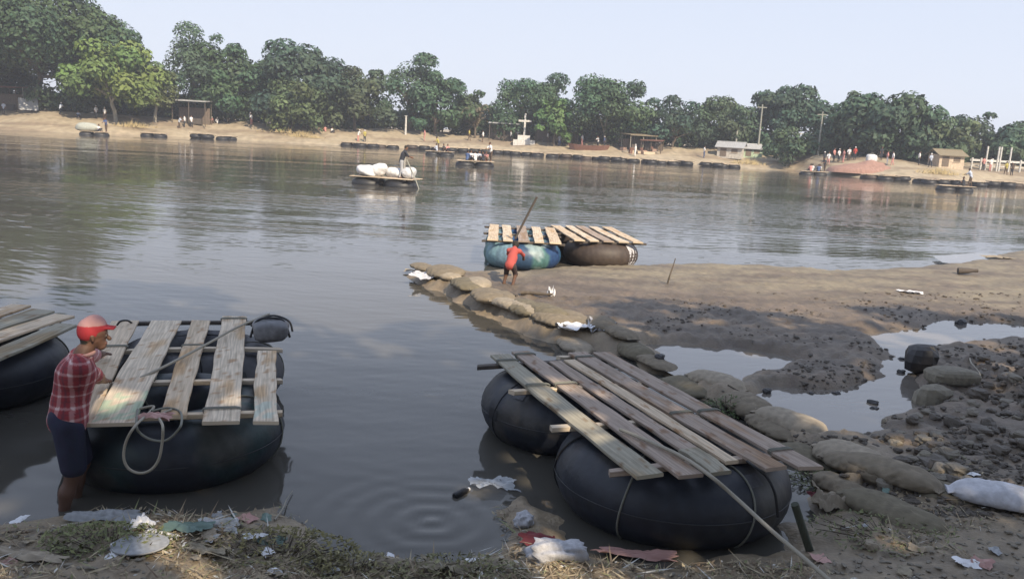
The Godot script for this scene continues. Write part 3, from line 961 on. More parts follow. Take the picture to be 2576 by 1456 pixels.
# corners: [near left, near right, far left, far right] of each board, as pixels on the deck.
func near_raft(called: String, label: String, where: Vector3, turn: float, boards: Array, beams: Array, tubes: Array, sd: int, group := "") -> Node3D:
	var rng := RandomNumberGenerator.new()
	rng.seed = sd
	var r := thing(called, label, "raft", where, turn, group)
	var inv := r.transform.affine_inverse()
	for t in tubes:                       # [place along the raft, big radius, small radius, material, painter]
		var m := ring_mesh(t[1], t[2], rng, 72, 28, t[4] if t.size() > 4 else null)
		var rest := Basis.IDENTITY.rotated(Vector3.RIGHT, rng.randf_range(-0.02, 0.02))
		var tb := part("inner_tube", m, M[t[3]], r, Transform3D(rest, Vector3(t[5] if t.size() > 5 else 0.0, DECK - 0.085 - t[2] * 0.97, t[0])))
		var valve := Shape.new()
		var va := rng.randf() * TAU
		var vp := Vector3(cos(va) * (t[1] - t[2]), 0.02, sin(va) * (t[1] - t[2]))
		valve.tube(PackedVector3Array([vp, vp - Vector3(cos(va), -0.3, sin(va)) * 0.05]), PackedFloat32Array([0.009, 0.006]), 6)
		part("valve", valve.mesh(), M.strap, tb)
		for k in 4:                       # cords tied round the rubber
			var u := rng.randf() * TAU
			var dir := Vector3(cos(u), 0, sin(u))
			var cord := []
			for j in 25:
				var w := TAU * j / 24.0
				cord.push_back(dir.rotated(Vector3.UP, 0.05 * sin(w * 2.0)) * t[1] + (dir * cos(w) * 1.04 + Vector3.UP * sin(w) * 0.97) * t[2] * 1.012)
			part("cord", rope_mesh(cord, 0.009, 2), M.rope_grey if k % 2 else M.strap, tb)
		var seam := Shape.new()
		for w in [0.02, 1.9]:
			var line := PackedVector3Array()
			for j in 73:
				var u := TAU * j / 72.0
				line.push_back(Vector3(cos(u), 0, sin(u)) * (t[1] + cos(w) * t[2] * 1.04) + Vector3.UP * sin(w) * t[2] * 0.97)
			seam.tube(line, PackedFloat32Array([0.0055]), 5, false)
		part("seam", seam.mesh(), M.rubber, tb)
		for k in 3:                       # vulcanised patches
			var u := rng.randf() * TAU
			var w := rng.randf_range(0.1, 1.1)
			var patch := Shape.new()
			for a in 7:
				for b in 7:
					var uu := u + (a - 3) * 0.028
					var ww := w + (b - 3) * 0.055
					var dir := Vector3(cos(uu), 0, sin(uu))
					var nn := dir * cos(ww) + Vector3.UP * sin(ww)
					patch.add(dir * t[1] + (dir * cos(ww) * 1.04 + Vector3.UP * sin(ww) * 0.97) * t[2] * 1.022, nn, Vector2(a, b) * 0.1)
			for a in 6:
				for b in 6:
					var q := a * 7 + b
					patch.quad(q, q + 1, q + 8, q + 7)
			part("rubber_patch", patch.mesh(), M.strap if k != 1 else M.rubber_dusty, tb)
	for b in beams:                       # [pixel x, pixel y of one end, length, material]
		var p := inv * on(b[0], b[1], DECK - 0.045)
		part("crossbeam", board_mesh(b[2], 0.075, 0.045, rng), M[b[3]], r, Transform3D(Basis(Vector3.UP, -PI / 2 + (b[4] if b.size() > 4 else 0.0)), Vector3(p.x, DECK - 0.038, p.z)))
	for b in boards:
		var q := []
		for k in 4: q.push_back(inv * on(b[0][k][0], b[0][k][1], DECK))
		var a: Vector3 = (q[0] + q[1]) * 0.5
		var z: Vector3 = (q[2] + q[3]) * 0.5
		var dir := (z - a); dir.y = 0.0
		var side := Vector3(-dir.z, 0, dir.x).normalized()
		var w0: float = absf((q[1] - q[0]).dot(side))
		var w1: float = absf((q[3] - q[2]).dot(side))
		var wd := (w0 + w1) * 0.5 if b.size() < 3 else float(b[2])
		var yaw := atan2(-dir.x, -dir.z)
		a.y = DECK + rng.randf_range(-0.002, 0.006)
		var stain := "board"
		if b.size() > 3: stain = b[3]
		part("plank", board_mesh(dir.length(), wd, 0.032, rng, Dye.new(stain, relief, Vector3(rng.randf() * 200.0, rng.randf() * 200.0, 0))), M[b[1]], r, Transform3D(Basis(Vector3.UP, yaw), a))
		for w in beams:
			var bp := inv * on(w[0], w[1], DECK - 0.045)
			var f := (a.z - bp.z) / maxf(0.01, a.z - z.z)
			if f > 0.02 and f < 0.99 and rng.randf() < 0.22:
				var m := a.lerp(z, f)
				part("lashing", lashing(Vector3.ZERO, wd + 0.02), M.rope_grey, r, Transform3D(Basis(Vector3.UP, yaw), Vector3(m.x, DECK + 0.0, bp.z)))
	return r

# A whole raft for the middle and far distance, built once for each look and copied.
func plain_raft(look: String, planks: int, long: float, wide: float, detail: int) -> Node3D:
	var key := "raft %s %d" % [look, planks]
	if cache.has(key): return cache[key].duplicate()
	var rng := RandomNumberGenerator.new()
	rng.seed = hash(key) % 10000
	var r := Node3D.new()
	r.name = "raft"
	for k in 2:
		part("inner_tube", ring_mesh(wide * 0.5 - 0.32, 0.33, rng, detail, detail / 2), M[look if k == 0 else "rubber"], r, Transform3D(Basis.IDENTITY, Vector3(0, 0.27, (k - 0.5) * long * 0.5)))
	for k in 3:
		part("crossbeam", board_mesh(wide, 0.08, 0.05, rng), M.wood_dark, r, Transform3D(Basis(Vector3.UP, -PI / 2), Vector3(-wide * 0.5, 0.655, (k - 1) * long * 0.40)))
	var gap := (wide - 0.1) / planks
	for k in planks:
		part("plank", board_mesh(long * rng.randf_range(0.93, 1.0), gap * rng.randf_range(0.68, 0.82), 0.035, rng), M[["wood_grey", "wood_pale", "wood_rose", "wood_grey"][k % 4]], r, Transform3D(Basis(Vector3.UP, rng.randf_range(-0.02, 0.02)), Vector3(-wide * 0.5 + 0.05 + gap * (k + 0.5), 0.692, long * 0.5)))
	cache[key] = r
	return r.duplicate()

func put_raft(called: String, label: String, where: Vector3, turn: float, look := "rubber", planks := 5, long := 3.6, wide := 1.85, detail := 28, group := "") -> Node3D:
	var r := plain_raft(look, planks, long, wide, detail)
	r.name = numbered(called)
	add_child(r)
	r.position = where
	r.rotation.y = turn
	tag(r, label, "raft", group)
	return r

# ---------------------------------------------------------------- people
func small_person_mesh(pose: String, shirt: Color, trousers: Color, hat := Color(0.02, 0.016, 0.014)) -> ArrayMesh:
	var key := "person %s %s %s %s" % [pose, shirt, trousers, hat]
	if cache.has(key): return cache[key]
	var sk := Color(0.19, 0.10, 0.065)
	var B := []
	if pose == "sit":
		B = [[Vector3(0, 0.12, 0), Vector3(0, 0.42, -0.05), 0.145, 0.13, shirt], [Vector3(-0.15, 0.55, -0.05), Vector3(0.15, 0.55, -0.05), 0.075, 0.075, shirt], [Vector3(0, 0.42, -0.05), Vector3(0, 0.56, -0.05), 0.13, 0.10, shirt],
			[Vector3(0, 0.60, -0.06), Vector3(0, 0.68, -0.07), 0.05, 0.05, sk], [Vector3(0, 0.76, -0.08), Vector3(0, 0.80, -0.08), 0.085, 0.088, sk], [Vector3(0, 0.83, -0.06), Vector3(0, 0.85, -0.05), 0.09, 0.085, hat]]
		for sd in [-1.0, 1.0]:
			B += [[Vector3(sd * 0.09, 0.12, -0.02), Vector3(sd * 0.13, 0.40, -0.36), 0.095, 0.07, trousers], [Vector3(sd * 0.13, 0.40, -0.36), Vector3(sd * 0.12, 0.06, -0.42), 0.07, 0.045, trousers], [Vector3(sd * 0.12, 0.05, -0.42), Vector3(sd * 0.12, 0.04, -0.54), 0.045, 0.035, sk],
				[Vector3(sd * 0.19, 0.55, -0.05), Vector3(sd * 0.24, 0.34, -0.16), 0.06, 0.045, shirt], [Vector3(sd * 0.24, 0.34, -0.16), Vector3(sd * 0.13, 0.42, -0.36), 0.042, 0.035, sk]]
	else:
		var lean := 0.0
		if pose == "bend": lean = 0.55
		elif pose == "work": lean = 0.22
		var hip := Vector3(0, 0.90, 0)
		var chest := Vector3(0, 0.90 + 0.38 * cos(lean * 1.3), -0.38 * sin(lean * 1.3))
		var nk := Vector3(0, 0.90 + 0.56 * cos(lean * 1.4), -0.56 * sin(lean * 1.4))
		var hd := nk + Vector3(0, 0.15 * cos(lean), -0.05 - 0.14 * sin(lean))
		B = [[hip, chest, 0.13, 0.145, shirt], [chest, nk, 0.14, 0.09, shirt], [nk, hd, 0.05, 0.05, sk], [hd, hd + Vector3(0, 0.04, 0), 0.088, 0.09, sk], [hd + Vector3(0, 0.07, 0.02), hd + Vector3(0, 0.085, 0.03), 0.093, 0.085, hat]]
		var stride := 0.0
		if pose == "walk": stride = 0.16
		elif pose == "work": stride = 0.10
		for sd in [-1.0, 1.0]:
			var ft := Vector3(sd * 0.11, 0.05, sd * stride)
			var kn := Vector3(sd * 0.105, 0.48, sd * stride * 0.4 - 0.04)
			B += [[hip + Vector3(sd * 0.085, -0.02, 0), kn, 0.098, 0.068, trousers], [kn, ft + Vector3(0, 0.03, 0), 0.064, 0.042, trousers], [ft, ft + Vector3(0, -0.01, -0.14), 0.042, 0.036, sk]]
			var sh := nk + Vector3(sd * 0.17, -0.05, 0)
			var el := sh + Vector3(sd * 0.07, -0.27, -0.02 - sd * stride * 0.5)
			var ha := el + Vector3(-sd * 0.02, -0.23, -0.07)
			if pose == "work" or pose == "bend":
				el = sh + Vector3(sd * 0.05, -0.20, -0.16)
				ha = el + Vector3(-sd * 0.06, -0.06, -0.24)
			B += [[sh, el, 0.062, 0.048, shirt], [el, ha, 0.042, 0.034, sk], [ha, ha + Vector3(0, -0.08, -0.03), 0.036, 0.022, sk]]
	var m := skin_mesh(B, 0.035, 0.05)
	cache[key] = m
	return m

func put_person(label: String, where: Vector3, turn: float, pose: String, shirt: Color, trousers: Color, group := "", hat := Color(0.02, 0.016, 0.014), size := 1.0) -> void:
	single("person", small_person_mesh(pose, shirt, trousers, hat), M.dyed, label, "person", Transform3D(Basis(Vector3.UP, turn).scaled(Vector3.ONE * size), where), group)

# five fingers on a palm: from the wrist along dir, back of the hand towards up
func hand_bones(wrist: Vector3, dir: Vector3, up: Vector3, thumb_side: float, curl: float, sk: Color) -> Array:
	var across := dir.cross(up).normalized() * thumb_side
	var palm := wrist + dir * 0.075
	var B := [[wrist, wrist + dir * 0.03, 0.024, 0.026, sk]]
	for k in 4:
		var off := across * (0.030 - 0.020 * k)
		var knuckle := wrist + dir * (0.088 - 0.006 * absf(k - 1.2)) + off
		B.push_back([wrist + dir * 0.02 + off * 0.6, knuckle, 0.017, 0.012, sk])
		var l: float = [0.043, 0.048, 0.045, 0.035][k]
		var d1 := (dir - up * curl * 0.5).normalized()
		var d2 := (dir - up * curl * 1.2).normalized()
		var m := knuckle + d1 * l
		B.push_back([knuckle, m, 0.0095, 0.0088, sk])
		B.push_back([m, m + d2 * l * 0.85, 0.0088, 0.007, sk])
	var root := wrist + dir * 0.025 + across * 0.026
	var t1 := root + (across * 0.75 + dir * 0.6 - up * 0.2).normalized() * 0.042
	B.push_back([root, t1, 0.014, 0.011, sk])
	B.push_back([t1, t1 + (dir + across * 0.25 - up * 0.2).normalized() * 0.034, 0.011, 0.008, sk])
	return B

func join_meshes(list: Array) -> ArrayMesh:
	var st := SurfaceTool.new()
	for m in list: st.append_from(m, 0, Transform3D.IDENTITY)
	return st.commit()

func wading_man() -> void:
	var foot := on(178, 1264, 0.0)
	foot.y = -0.20
	var t := thing("person", "person in red plaid shirt, red cap and navy shorts wading beside a raft", "person", foot, deg_to_rad(-62.0))
	var inv := t.transform.affine_inverse()
	var sk := Color(0.115, 0.060, 0.042)
	var grip_r := inv * on(268, 972, DECK + 0.02)       # hands rest on the raft's boards
	var grip_l := inv * on(262, 900, DECK + 0.02)
	var hip := Vector3(0, 0.92, 0)
	var waist := Vector3(0, 1.06, -0.02)
	var chest := Vector3(0, 1.28, -0.07)
	var neck := Vector3(0, 1.47, -0.13)
	var head := Vector3(0, 1.605, -0.205)
	var B := []
	for sd in [-1.0, 1.0]:
		var h := hip + Vector3(sd * 0.09, -0.03, 0)
		var kn := Vector3(sd * 0.11, 0.50, -0.06 + sd * 0.03)
		var an := Vector3(sd * 0.115, 0.09, 0.02 + sd * 0.05)
		B += [[h, kn, 0.092, 0.062, sk], [kn, kn.lerp(an, 0.4) + Vector3(0, 0, 0.02), 0.058, 0.055, sk], [kn.lerp(an, 0.4) + Vector3(0, 0, 0.02), an, 0.055, 0.036, sk], [an + Vector3(0, -0.05, 0.03), an + Vector3(sd * 0.02, -0.06, -0.16), 0.038, 0.03, sk]]
	B += [[hip, waist, 0.125, 0.115, sk], [hip + Vector3(-0.05, 0, 0.03), hip + Vector3(0.05, 0, 0.03), 0.10, 0.10, sk], [waist, chest, 0.115, 0.135, sk], [chest + Vector3(-0.07, 0.03, 0), chest + Vector3(0.07, 0.03, 0), 0.11, 0.11, sk], [chest, neck, 0.11, 0.06, sk],
		[Vector3(-0.15, 1.395, -0.10), Vector3(0.15, 1.395, -0.10), 0.06, 0.06, sk], [neck, head + Vector3(0, -0.06, 0.02), 0.056, 0.054, sk]]
	var elbows := []
	for sd in [-1.0, 1.0]:
		var sh := Vector3(sd * 0.185, 1.385, -0.10)
		var ha: Vector3 = grip_r if sd > 0 else grip_l
		ha += Vector3(0, 0.045, 0.0)
		var mid := sh.lerp(ha, 0.52)
		var span := sh.distance_to(ha)
		var sag := sqrt(maxf(0.0, 0.29 * 0.29 - span * span * 0.25))
		var el := mid + Vector3(sd * 0.35, -0.8, 0.55).normalized() * sag
		elbows.push_back(el)
		var wr := ha + (el - ha).normalized() * 0.10
		B += [[sh, el, 0.056, 0.043, sk], [el, el.lerp(wr, 0.35), 0.043, 0.044, sk], [el.lerp(wr, 0.35), wr, 0.044, 0.028, sk]]
	var body := skin_mesh(B, 0.014, 0.045)
	# the head has its own finer grid
	var dark := Color(0.015, 0.012, 0.011)
	var f := Vector3(0, -0.25, -1.0).normalized()
	var H := [[head + Vector3(0, 0.03, 0.012), head + Vector3(0, 0.035, -0.02), 0.088, 0.086, sk], [head + Vector3(0, -0.035, -0.03), head + Vector3(0, -0.085, -0.055), 0.068, 0.040, sk], [head + Vector3(0, 0.0, -0.095), head + Vector3(0, -0.032, -0.118), 0.011, 0.017, sk],
		[head + Vector3(-0.018, -0.066, -0.092), head + Vector3(0.018, -0.066, -0.092), 0.010, 0.010, Color(0.10, 0.045, 0.038)], [head + Vector3(0, -0.06, 0.02), neck + Vector3(0, 0.01, 0), 0.054, 0.056, sk], [head + Vector3(0, 0.01, 0.05), head + Vector3(0, -0.05, 0.045), 0.058, 0.048, dark]]
	for sd in [-1.0, 1.0]:
		H += [[head + Vector3(sd * 0.034, 0.008, -0.082), head + Vector3(sd * 0.034, 0.008, -0.083), 0.013, 0.013, Color(0.30, 0.26, 0.23)], [head + Vector3(sd * 0.034, 0.007, -0.095), head + Vector3(sd * 0.034, 0.007, -0.096), 0.005, 0.005, dark], [head + Vector3(sd * 0.02, 0.03, -0.092), head + Vector3(sd * 0.05, 0.028, -0.084), 0.008, 0.006, dark],
			[head + Vector3(sd * 0.086, 0.012, 0.012), head + Vector3(sd * 0.084, -0.025, 0.006), 0.014, 0.009, sk]]
	var list := [body, skin_mesh(H, 0.0065, 0.016)]
	for k in 2:
		var ha: Vector3 = (grip_l if k == 0 else grip_r) + Vector3(0, 0.042, 0)
		var el: Vector3 = elbows[k]
		var wr := ha + (el - ha).normalized() * 0.10
		var d := (ha - wr).normalized()
		var dd := Vector3(d.x, d.y * 0.5 - 0.05, d.z).normalized()
		var up := (Vector3.UP - dd * dd.y).normalized()
		list.push_back(skin_mesh(hand_bones(wr, dd, up, -1.0 if k == 1 else 1.0, 0.35, sk), 0.0045, 0.008))
	part("body", join_meshes(list), M.skin, t)
	# shirt: red and white plaid, short sleeves
	var S := [[hip + Vector3(0, 0.0, 0.0), waist, 0.155, 0.137, Color.WHITE], [waist, chest, 0.137, 0.155, Color.WHITE], [chest + Vector3(-0.08, 0.03, 0), chest + Vector3(0.08, 0.03, 0), 0.128, 0.128, Color.WHITE], [chest, neck + Vector3(0, -0.035, 0.0), 0.13, 0.075, Color.WHITE], [Vector3(-0.15, 1.395, -0.10), Vector3(0.15, 1.395, -0.10), 0.076, 0.076, Color.WHITE]]
	for k in 2:
		var sd := -1.0 if k == 0 else 1.0
		var sh := Vector3(sd * 0.185, 1.385, -0.10)
		var el: Vector3 = elbows[k]
		S += [[sh, sh.lerp(el, 0.92), 0.075, 0.074, Color.WHITE]]
		S += [[hip + Vector3(sd * 0.09, -0.06, -0.01), hip + Vector3(sd * 0.07, 0.05, -0.01), 0.11, 0.12, Color.WHITE]]
	part("shirt", skin_mesh(S, 0.0115, 0.035, Dye.new("plaid", relief)), M.dyed, t)
	var collar := Shape.new()
	var cp := []
	for j in 13:
		var an := TAU * j / 12.0
		cp.push_back(neck + Vector3(sin(an) * 0.078, -0.012 - cos(an) * 0.012, cos(an) * 0.075))
	collar.tube(spline(cp, 2), PackedFloat32Array([0.018]), 6)
	part("collar", collar.mesh(), M.film_pink, t)
	# shorts
	var Q := [[hip + Vector3(-0.05, 0.02, 0.02), hip + Vector3(0.05, 0.02, 0.02), 0.128, 0.128, Color.WHITE]]
	for sd in [-1.0, 1.0]:
		var h := hip + Vector3(sd * 0.09, -0.03, 0)
		var kn := Vector3(sd * 0.11, 0.50, -0.06 + sd * 0.03)
		Q += [[h, h.lerp(kn, 0.86), 0.122, 0.100, Color.WHITE]]
	part("shorts", skin_mesh(Q, 0.013, 0.03, Dye.new("navy", relief)), M.dyed, t)
	# cap: red, the lit crown top coloured paler, a red brim over the face
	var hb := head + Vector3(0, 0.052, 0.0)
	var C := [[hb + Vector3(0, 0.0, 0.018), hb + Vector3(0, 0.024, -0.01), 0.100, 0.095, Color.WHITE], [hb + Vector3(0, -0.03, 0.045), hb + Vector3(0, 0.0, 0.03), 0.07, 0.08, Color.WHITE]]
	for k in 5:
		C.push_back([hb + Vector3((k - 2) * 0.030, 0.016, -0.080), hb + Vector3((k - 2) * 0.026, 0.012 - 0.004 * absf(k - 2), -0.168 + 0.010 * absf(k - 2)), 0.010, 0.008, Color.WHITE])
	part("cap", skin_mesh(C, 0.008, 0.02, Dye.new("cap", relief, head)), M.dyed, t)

func pushing_person() -> void:
	var foot := on(1280, 738, 0.0)
	foot.y = land_height(flat(foot)) - 0.05
	var t := thing("person", "person in red shirt bending to push the blue tubed raft", "person", foot, deg_to_rad(-12.0))
	t.scale = Vector3.ONE * 0.8
	var sk := Color(0.11, 0.06, 0.04)
	var red := Color(0.40, 0.075, 0.065)
	var pant := Color(0.05, 0.035, 0.035)
	var B := []
	for sd in [-1.0, 1.0]:
		var kn := Vector3(sd * 0.12, 0.30, -0.12)
		var an := Vector3(sd * 0.13 - 0.02, 0.06, 0.04 + sd * 0.08)
		B += [[Vector3(sd * 0.08, 0.52, 0.02), kn, 0.085, 0.058, pant], [kn, an, 0.052, 0.034, sk], [an, an + Vector3(0, -0.02, -0.13), 0.036, 0.028, sk]]
		var sh := Vector3(sd * 0.15, 0.86, -0.36)
		B += [[sh, Vector3(sd * 0.20, 0.74, -0.58), 0.05, 0.042, red], [Vector3(sd * 0.20, 0.74, -0.58), Vector3(sd * 0.17, 0.60, -0.80), 0.038, 0.03, sk], [Vector3(sd * 0.17, 0.60, -0.80), Vector3(sd * 0.17, 0.61, -0.90), 0.033, 0.022, sk]]
	B += [[Vector3(0, 0.55, 0.02), Vector3(0, 0.70, -0.18), 0.125, 0.125, red], [Vector3(0, 0.70, -0.18), Vector3(0, 0.88, -0.36), 0.125, 0.09, red], [Vector3(-0.12, 0.86, -0.35), Vector3(0.12, 0.86, -0.35), 0.065, 0.065, red], [Vector3(0, 0.90, -0.40), Vector3(0, 0.97, -0.48), 0.048, 0.048, sk], [Vector3(0, 0.99, -0.50), Vector3(0, 1.01, -0.52), 0.085, 0.088, Color(0.02, 0.016, 0.014)], [Vector3(0, 0.96, -0.55), Vector3(0, 0.93, -0.57), 0.06, 0.045, sk]]
	part("body", skin_mesh(B, 0.018, 0.04), M.dyed, t)

# ---------------------------------------------------------------- things on the far bank
func far_place(x: float, y: float, inland: float) -> Vector3:   # a spot on the far bank in photograph column x, so far from the water
	var z := -125.0
	for k in 5:
		var q := out_at(x, y, -z)
		z = far_shore(q.x) - inland
	var p := out_at(x, y, -z)
	return Vector3(p.x, far_height(p.x, z), z)

func scale_at(z: float) -> float:   # metres to one pixel there
	return -z / FOCAL

func box_mesh(lo: Vector3, hi: Vector3) -> ArrayMesh:
	var s := Shape.new()
	s.box(lo, hi)
	return s.mesh()

func post_mesh(h: float, r: float, r2: float) -> ArrayMesh:
	var s := Shape.new()
	s.tube(PackedVector3Array([Vector3(0, -0.3, 0), Vector3(0, h * 0.5, 0), Vector3(0, h, 0)]), PackedFloat32Array([r, (r + r2) * 0.5, r2]), 8)
	return s.mesh()

func awning(label: String, where: Vector3, wide: float, deep: float, high: float, roof: String, post := "bark", back := true, turn := 0.0) -> void:
	var t := thing("awning", label, "awning", where, turn)
	var s := Shape.new()
	s.box(Vector3(-wide * 0.5, 0, -deep * 0.5), Vector3(wide * 0.5, 0.14, deep * 0.5), Transform3D(Basis(Vector3.RIGHT, 0.05), Vector3(0, high, 0)))
	part("roof", s.mesh(), M[roof], t)
	for sx in [-0.46, 0.0, 0.46]:
		for sz in [-0.42, 0.42]:
			part("post", post_mesh(high - (0.0 if sz < 0 else 0.02) - 0.12, 0.07, 0.06), M[post], t, Transform3D(Basis.IDENTITY, Vector3(sx * wide, 0, sz * deep)))
	if back:
		part("back_wall", box_mesh(Vector3(-wide * 0.44, 0, -deep * 0.36), Vector3(wide * 0.44, high * 0.72, -deep * 0.32)), M.wood_brown, t)
		part("counter", box_mesh(Vector3(-wide * 0.30, 0, 0.0), Vector3(wide * 0.30, 0.85, 0.5)), M.wood_dark, t)

func gable_hut(called: String, label: String, category: String, where: Vector3, size: Vector3, wall: String, roof: String, turn := 0.0) -> void:
	var t := thing(called, label, category, where, turn)
	var w := size.x * 0.5
	var d := size.z * 0.5
	part("wall", box_mesh(Vector3(-w, -0.3, -d), Vector3(w, size.y, d)), M[wall], t)
	var s := Shape.new()
	var pitch := 0.42
	for sg in [-1.0, 1.0]:
		s.box(Vector3(-w - 0.35, -0.08, -0.1), Vector3(w + 0.35, 0.0, d + 0.6), Transform3D(Basis(Vector3.UP, 0.0 if sg > 0 else PI) * Basis(Vector3.RIGHT, pitch), Vector3(0, size.y + d * tan(pitch) + 0.1, 0)))
	part("roof", s.mesh(), M[roof], t)
	part("door", box_mesh(Vector3(-w * 0.5 - 0.45, 0, d), Vector3(-w * 0.5 + 0.45, minf(1.95, size.y * 0.85), d + 0.05)), M.wood_brown, t)
	var win := part("window", box_mesh(Vector3(w * 0.4 - 0.45, size.y * 0.42, d), Vector3(w * 0.4 + 0.45, size.y * 0.80, d + 0.04)), M.wood_brown, t)
	part("frame", box_mesh(Vector3(w * 0.4 - 0.55, size.y * 0.38, d), Vector3(w * 0.4 + 0.55, size.y * 0.42, d + 0.08)), M.wood_pale, win)

func clutter() -> void:
	var rng := RandomNumberGenerator.new()
	rng.seed = 612
	var words := ["brown crate by the thatch roofed shack", "grey sack by the thatch roofed shack", "pale plank pile by the thatch roofed shack", "rusty drum by the thatch roofed shack"]
	for k in 14:
		var p := far_place(1568 + k * 6.5, 376, 4.5 + rng.randf() * 2.5)
		var kind := k % 4
		var xf := Transform3D(Basis(Vector3.UP, rng.randf() * TAU), p)
		if kind == 0: single("crate", box_mesh(Vector3(-0.4, -0.1, -0.3), Vector3(0.4, 0.5, 0.3)), M.wood_red, words[0], "crate", xf, "crates by the shack")
		elif kind == 1: single("sack", lump_mesh(Vector3(1.1, 0.6, 0.7), 0.8, 0.2, 7.0, rng), M.sack_pale, words[1], "sack", xf, "sacks by the shack")
		elif kind == 2: single("plank_pile", box_mesh(Vector3(-0.9, -0.1, -0.3), Vector3(0.9, 0.3, 0.3)), M.wood_grey, words[2], "planks", xf, "plank piles by the shack")
		else: single("drum", post_mesh(0.85, 0.29, 0.29), M.rust, words[3], "drum", xf, "drums by the shack")

